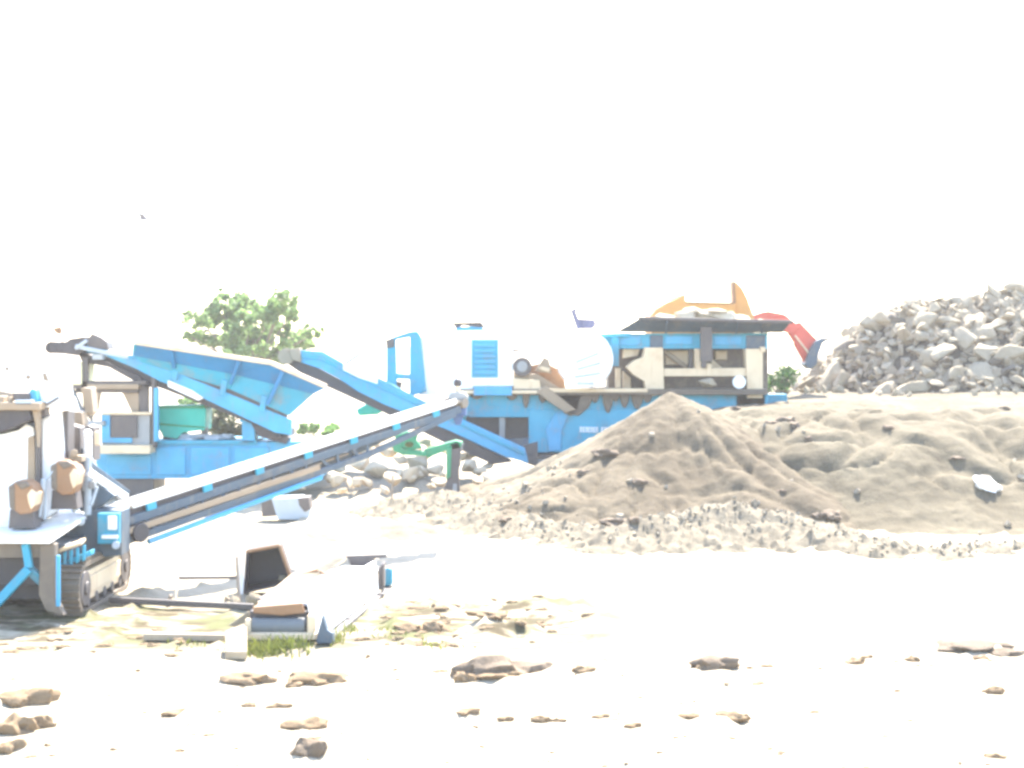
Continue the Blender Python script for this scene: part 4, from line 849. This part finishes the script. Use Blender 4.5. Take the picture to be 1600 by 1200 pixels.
put_rock('concrete_chunk', CH[4], G(394, 950) + Vector((0, .1, .11)), (.28, .26, .28), 'pale round concrete lump before the rusty steel bin', 'concrete chunk', None, rot=(.9, .3, .5))
put_rock('concrete_chunk', CH[5], G(366, 946) + Vector((0, .1, .04)), (.22, .2, .16), 'small pale concrete lump left of the rusty bin', 'concrete chunk', None, rot=(.9, .3, .5))
# rail frame
fr_ = thing('rail_frame', G(280, 948), 'low bare steel rail frame on the ground between the tracked screener and the rusty bin', 'steel frame')
q = MB(); q.bar(P(275, 903, 22.6), P(372, 902, 23.0), .04, .05); q.build('top_rail', 'steel', fr_)
q = MB(); q.bar(P(277, 903, 22.6), P(273, 947, 22.3), .04, .05); q.build('post', 'cream', fr_)
q = MB(); q.bar(P(370, 870, 23.0), P(374, 945, 22.6), .05, .06); q.build('post', 'tan', fr_)
q = MB(); q.bar(G(172, 944) + Vector((0, 0, .06)), G(396, 955) + Vector((0, 0, .06)), .07, .09); q.build('bottom_rail', 'steel', fr_)
q = MB(); q.qbox(263, 930, 268, 945, 22.6, .08); q.qpoly([(350, 930), (362, 938), (352, 944)], 22.7, .08); q.build('foot', 'tan', fr_)
tb = MB(); tb.bar(G(226, 1000) + Vector((0, 0, .05)), G(352, 1002) + Vector((0, 0, .05)), .14, .09); tag(recentre(tb.build('timber_beam', 'timber')), 'weathered timber beam flat on the ground left of the fallen conveyor section', 'timber')
sb = MB(); sb.sheet([G(352, 1018, .10), G(386, 1018, .10), G(386, 972, .25), G(352, 985, .25)], .10); sb.qpoly([(356, 978), (388, 955), (392, 972), (388, 985)], 20.3, .06); tag(recentre(sb.build('concrete_slab', 'concrete')), 'pale broken slab leaning at the left end of the fallen conveyor section', 'slab')

# pale plastic tank lying on the ground
tk = thing('plastic_tank', G(445, 812), 'pale blue grey plastic tank with dark ends lying on open ground below the conveyor', 'tank')
q = MB(); q.qpoly([(424, 779), (470, 777), (480, 790), (484, 812), (434, 812), (430, 800)], 33.3, .6); q.build('tank_body', 'plastic', tk)
q = MB(); q.qpoly([(408, 780), (428, 779), (433, 806), (409, 808)], 33.35, .5); q.build('tank_end', 'steel', tk, label='dark open left end of the tank')
q = MB(); q.qpoly([(465, 778), (482, 777), (485, 796), (476, 800), (468, 790)], 33.27, .5); q.build('tank_mouth', 'steel', tk)

# green stand with dark post
gs = thing('green_stand', G(700, 783), 'bent green steel stand on a dark post in front of the boulders', 'stand')
Yg = 37.2
q = MB(); q.qpoly([(662, 702), (712, 688), (723, 691), (719, 701), (700, 703), (668, 716)], Yg, .3); q.qpoly([(612, 690), (620, 688), (630, 702), (666, 706), (666, 713), (628, 711), (615, 705)], Yg - .05, .4); q.build('arm', 'green', gs)
q = MB(); q.qpoly([(616, 682), (636, 674), (654, 677), (650, 688), (660, 700), (640, 705), (620, 697)], Yg - .02, .25); q.build('crumpled_sheet', 'green', gs, bevel=.04)
q = MB(); q.ball(P(640, 694, Yg + .1), .16, (1.2, 1, .7)); q.build('rubber_pad', 'weed', gs)
q = MB(); q.qpoly([(697, 698), (706, 697), (704, 745), (697, 750)], Yg - .03, .2); q.build('post_strip', 'green', gs)
q = MB(); q.qpoly([(703, 694), (716, 690), (720, 700), (717, 740), (719, 782), (684, 780), (696, 760), (700, 735)], Yg, .35); q.build('post', 'steel', gs)
q = MB(); q.qpoly([(708, 756), (714, 756), (714, 778), (706, 776)], Yg - .03, .06); q.qpoly([(716, 690), (723, 694), (722, 706), (716, 704)], Yg + .1, .3); q.build('post_plate', 'grey', gs)
q = MB(); q.bar(P(612, 781, Yg), P(690, 779, Yg), .05, .05); q.bar(P(614, 742, Yg + .1), P(612, 781, Yg), .04, .05); q.build('foot_rail', 'tan', gs)
put_rock('boulder', CH[3], P(664, 690, Yg + .4), (.45, .4, .34), 'white boulder perched behind the green steel stand', 'boulder', None, rot=(.1, 0, 1))
ts = MB(); ts.qpoly([(556, 640), (572, 631), (590, 632), (602, 640), (590, 648), (560, 650)], 43.5, .3); o = tag(recentre(ts.build('tarpaulin', 'teal', bevel=.05)), 'small turquoise tarpaulin lump hanging beneath the crusher conveyor', 'tarpaulin')

# ------------------------------------------------------------------ trees, shrubs, weeds
def leaf_cloud(blobs, count, size, r, curl=.3):
    mb_ = MB(); tot = sum(b[1] ** 2 for b in blobs)
    for c, rad, sq in blobs:
        sub = [(c + Vector((r.gauss(0, .45), r.gauss(0, .45), r.gauss(0, .40) * sq)) * rad, rad * r.uniform(.22, .48)) for _ in range(11)]
        for _ in range(int(count * rad ** 2 / tot)):
            cc, rr = r.choice(sub)
            v = Vector((r.gauss(0, 1), r.gauss(0, 1), r.gauss(0, 1))); v.normalize(); v *= rr * r.random() ** .45
            p = cc + v; s = size * r.uniform(.6, 1.4)
            u = Vector((r.gauss(0, 1), r.gauss(0, 1), r.gauss(0, .7))).normalized(); t = u.orthogonal().normalized(); t.rotate(Quaternion(u, r.uniform(0, 6.3)))
            mb_.add([p - u * s, p + t * s * .45 + Vector((0, 0, .1 * s)), p + u * s, p - t * s * .45], [(0, 1, 2, 3)])
    return mb_
def limb(mb_, a, b, r0, r1, r, k=5, wob=.12):
    pts = [a.lerp(b, i / k) + (Vector((r.gauss(0, 1), r.gauss(0, 1), 0)) * wob * (b - a).length * (0 if i in (0, k) else 1) * .3) for i in range(k + 1)]
    for i in range(k): mb_.tube(pts[i], pts[i + 1], r0 + (r1 - r0) * i / k, r0 + (r1 - r0) * (i + 1) / k, n=7)
YT = 66.0
tr = thing('leafy_tree', P(390, 684, YT).xy.to_3d(), 'pale green leafy tree standing behind the ribbed blue hopper', 'tree')
cl = [(335, 478, 22), (350, 500, 24), (380, 480, 26), (405, 490, 28), (440, 478, 22), (458, 490, 16), (370, 515, 26), (400, 520, 24), (340, 530, 22), (310, 528, 18), (430, 520, 20), (465, 524, 18), (488, 520, 14), (460, 538, 18), (315, 500, 16), (395, 540, 30), (360, 545, 30), (295, 492, 9), (296, 524, 9), (350, 462, 13), (445, 460, 8), (425, 545, 26), (480, 535, 14)]
rt = random.Random(12); k = YT / F
blobs = [(P(x, y, YT + rt.uniform(-1.8, 1.8)), r_ * k * 1.12, .85) for x, y, r_ in cl]
leaf_cloud(blobs, 17000, .115, rt).build('crown', 'leaf', tr, bevel=0, recalc=False, smooth=False)
tm = MB(); base = tr.location.copy(); fork = P(392, 590, YT)
limb(tm, base, fork, .28, .2, rt)
for c, rad, _ in blobs: limb(tm, fork + Vector((0, 0, rt.uniform(-.2, .6))), c, .08, .02, rt, k=4)
for (x0, y0, x1, y1) in ((446, 470, 446, 446), (400, 468, 399, 452), (306, 470, 305, 456), (320, 485, 284, 494), (330, 520, 278, 527), (340, 470, 322, 462)): limb(tm, min((b[0] for b in blobs), key=lambda c: (c - P(x0, y0, YT)).length), P(x1, y1, YT), .035, .012, rt, k=3)
tm.build('trunk', 'bark', tr, bevel=0)
def shrub(px, py, wd, ht, Y, z, mat, lab, cnt=900, ls=.07):
    b = P(px, py, Y); b.z = z; s = thing('shrub', b, lab, 'shrub'); k = Y / F; rr = random.Random(int(px))
    bl = [(Vector((b.x + rr.uniform(-.35, .35) * wd * k, Y + rr.uniform(-.3, .3) * wd * k, P(px, py - ht * rr.uniform(.2, .75), Y).z)), .36 * min(wd, ht) * k, .9) for _ in range(7)]
    leaf_cloud(bl, cnt, ls, rr).build('foliage', mat, s, bevel=0, recalc=False, smooth=False)
    st = MB()
    for c, _, _ in bl: limb(st, b, c, .03, .01, rr, k=3)
    st.build('stem', 'bark', s, bevel=0)
shrub(1217, 614, 50, 46, 47.2, BZ, 'leafbright', 'small fresh green shrub between the crusher leg and the rubble heap')
shrub(352, 692, 60, 62, 44, 0, 'leafdark', 'dark grey green shrub behind the turquoise box and blue hopper', 1500, .09)
shrub(500, 680, 90, 20, 62, 0, 'leafbright', 'low olive green shrub seen in the gap right of the blue hopper', 900, .12)
shrub(418, 694, 40, 26, 43, 0, 'weed', 'small yellowish shrub under the lower end of the blue hopper', 700, .07)
shrub(300, 640, 70, 22, 70, 1.2, 'leafbright', 'far green shrub showing above the turquoise box', 500, .14)
wd_ = MB(); r8 = random.Random(15)
for px, py, n_, sx, hh in ((430, 1016, 260, 50, .17), (370, 1014, 90, 22, .13), (405, 1022, 110, 40, .10), (525, 1000, 60, 16, .12), (545, 985, 50, 20, .10), (300, 1004, 50, 40, .08), (680, 1008, 40, 40, .08), (780, 962, 40, 40, .06), (600, 990, 40, 30, .08)):
    for _ in range(n_):
        p = G(px + r8.gauss(0, sx * .5), py + r8.gauss(0, 4)); p.z = ground_z(p.x, p.y) - .01
        a = r8.uniform(0, 6.3); t = Vector((math.cos(a), math.sin(a), 0)); h_ = hh * r8.uniform(.4, 1.2); lean = Vector((r8.gauss(0, .5), r8.gauss(0, .5), 0)) * h_
        wd_.add([p - t * .012, p + t * .012, p + lean * .5 + t * .009 + Vector((0, 0, h_ * .6)), p + lean + Vector((0, 0, h_)), p + lean * .5 - t * .009 + Vector((0, 0, h_ * .6))], [(0, 1, 2, 3, 4)])
tag(wd_.build('weeds', 'weed', bevel=0, recalc=False, smooth=False), 'yellow green weeds growing round the fallen conveyor roller', 'weeds', kind='stuff')

# ------------------------------------------------------------------ thin haze fading far things, added to lift darks like lens glare
hz = MB(); hz.box((-160, -12, -3), (160, 150, 30)); ho = hz.build('haze', 'grey', bevel=0, smooth=False)
hm = bpy.data.materials.new('veil_haze'); hm.use_nodes = True; hn = hm.node_tree.nodes; hn.remove(hn['Principled BSDF'])
pv = hn.new('ShaderNodeVolumePrincipled'); pv.inputs['Color'].default_value = (1, .94, .87, 1); pv.inputs['Density'].default_value = HAZE; pv.inputs['Anisotropy'].default_value = 0.0
hm.node_tree.links.new(pv.outputs[0], hn['Material Output'].inputs['Volume'])
ho.data.materials.clear(); ho.data.materials.append(hm); tag(ho, 'thin haze volume added over the yard to lift dark tones', 'haze', kind='stuff')

# ------------------------------------------------------------------ bird
bp_ = P(224, 341, 40.0); bm_ = MB()
bird = thing('bird', bp_, 'small grey bird flying in the white sky above the tree', 'bird')
bm_.ball(bp_, .075, (1.5, .8, .8)); bm_.ball(bp_ + Vector((.11, 0, -.03)), .045); bm_.prism([bp_ + Vector((-.08, -.03, .02)), bp_ + Vector((-.2, -.04, .06)), bp_ + Vector((-.2, .04, .06)), bp_ + Vector((-.08, .03, .02))], [bp_ + Vector((-.08, -.03, .0)), bp_ + Vector((-.2, -.04, .045)), bp_ + Vector((-.2, .04, .045)), bp_ + Vector((-.08, .03, .0))])
for s in (-1, 1):
    pts = [Vector((.06, s * .04, .03)), Vector((-.05, s * .04, .03)), Vector((-.16, s * .22, .14)), Vector((-.12, s * .26, .15)), Vector((.04, s * .15, .10))]
    bm_.prism([bp_ + v for v in pts], [bp_ + v + Vector((0, 0, -.015)) for v in pts])
bm_.build('body', 'bird', bird, bevel=0)
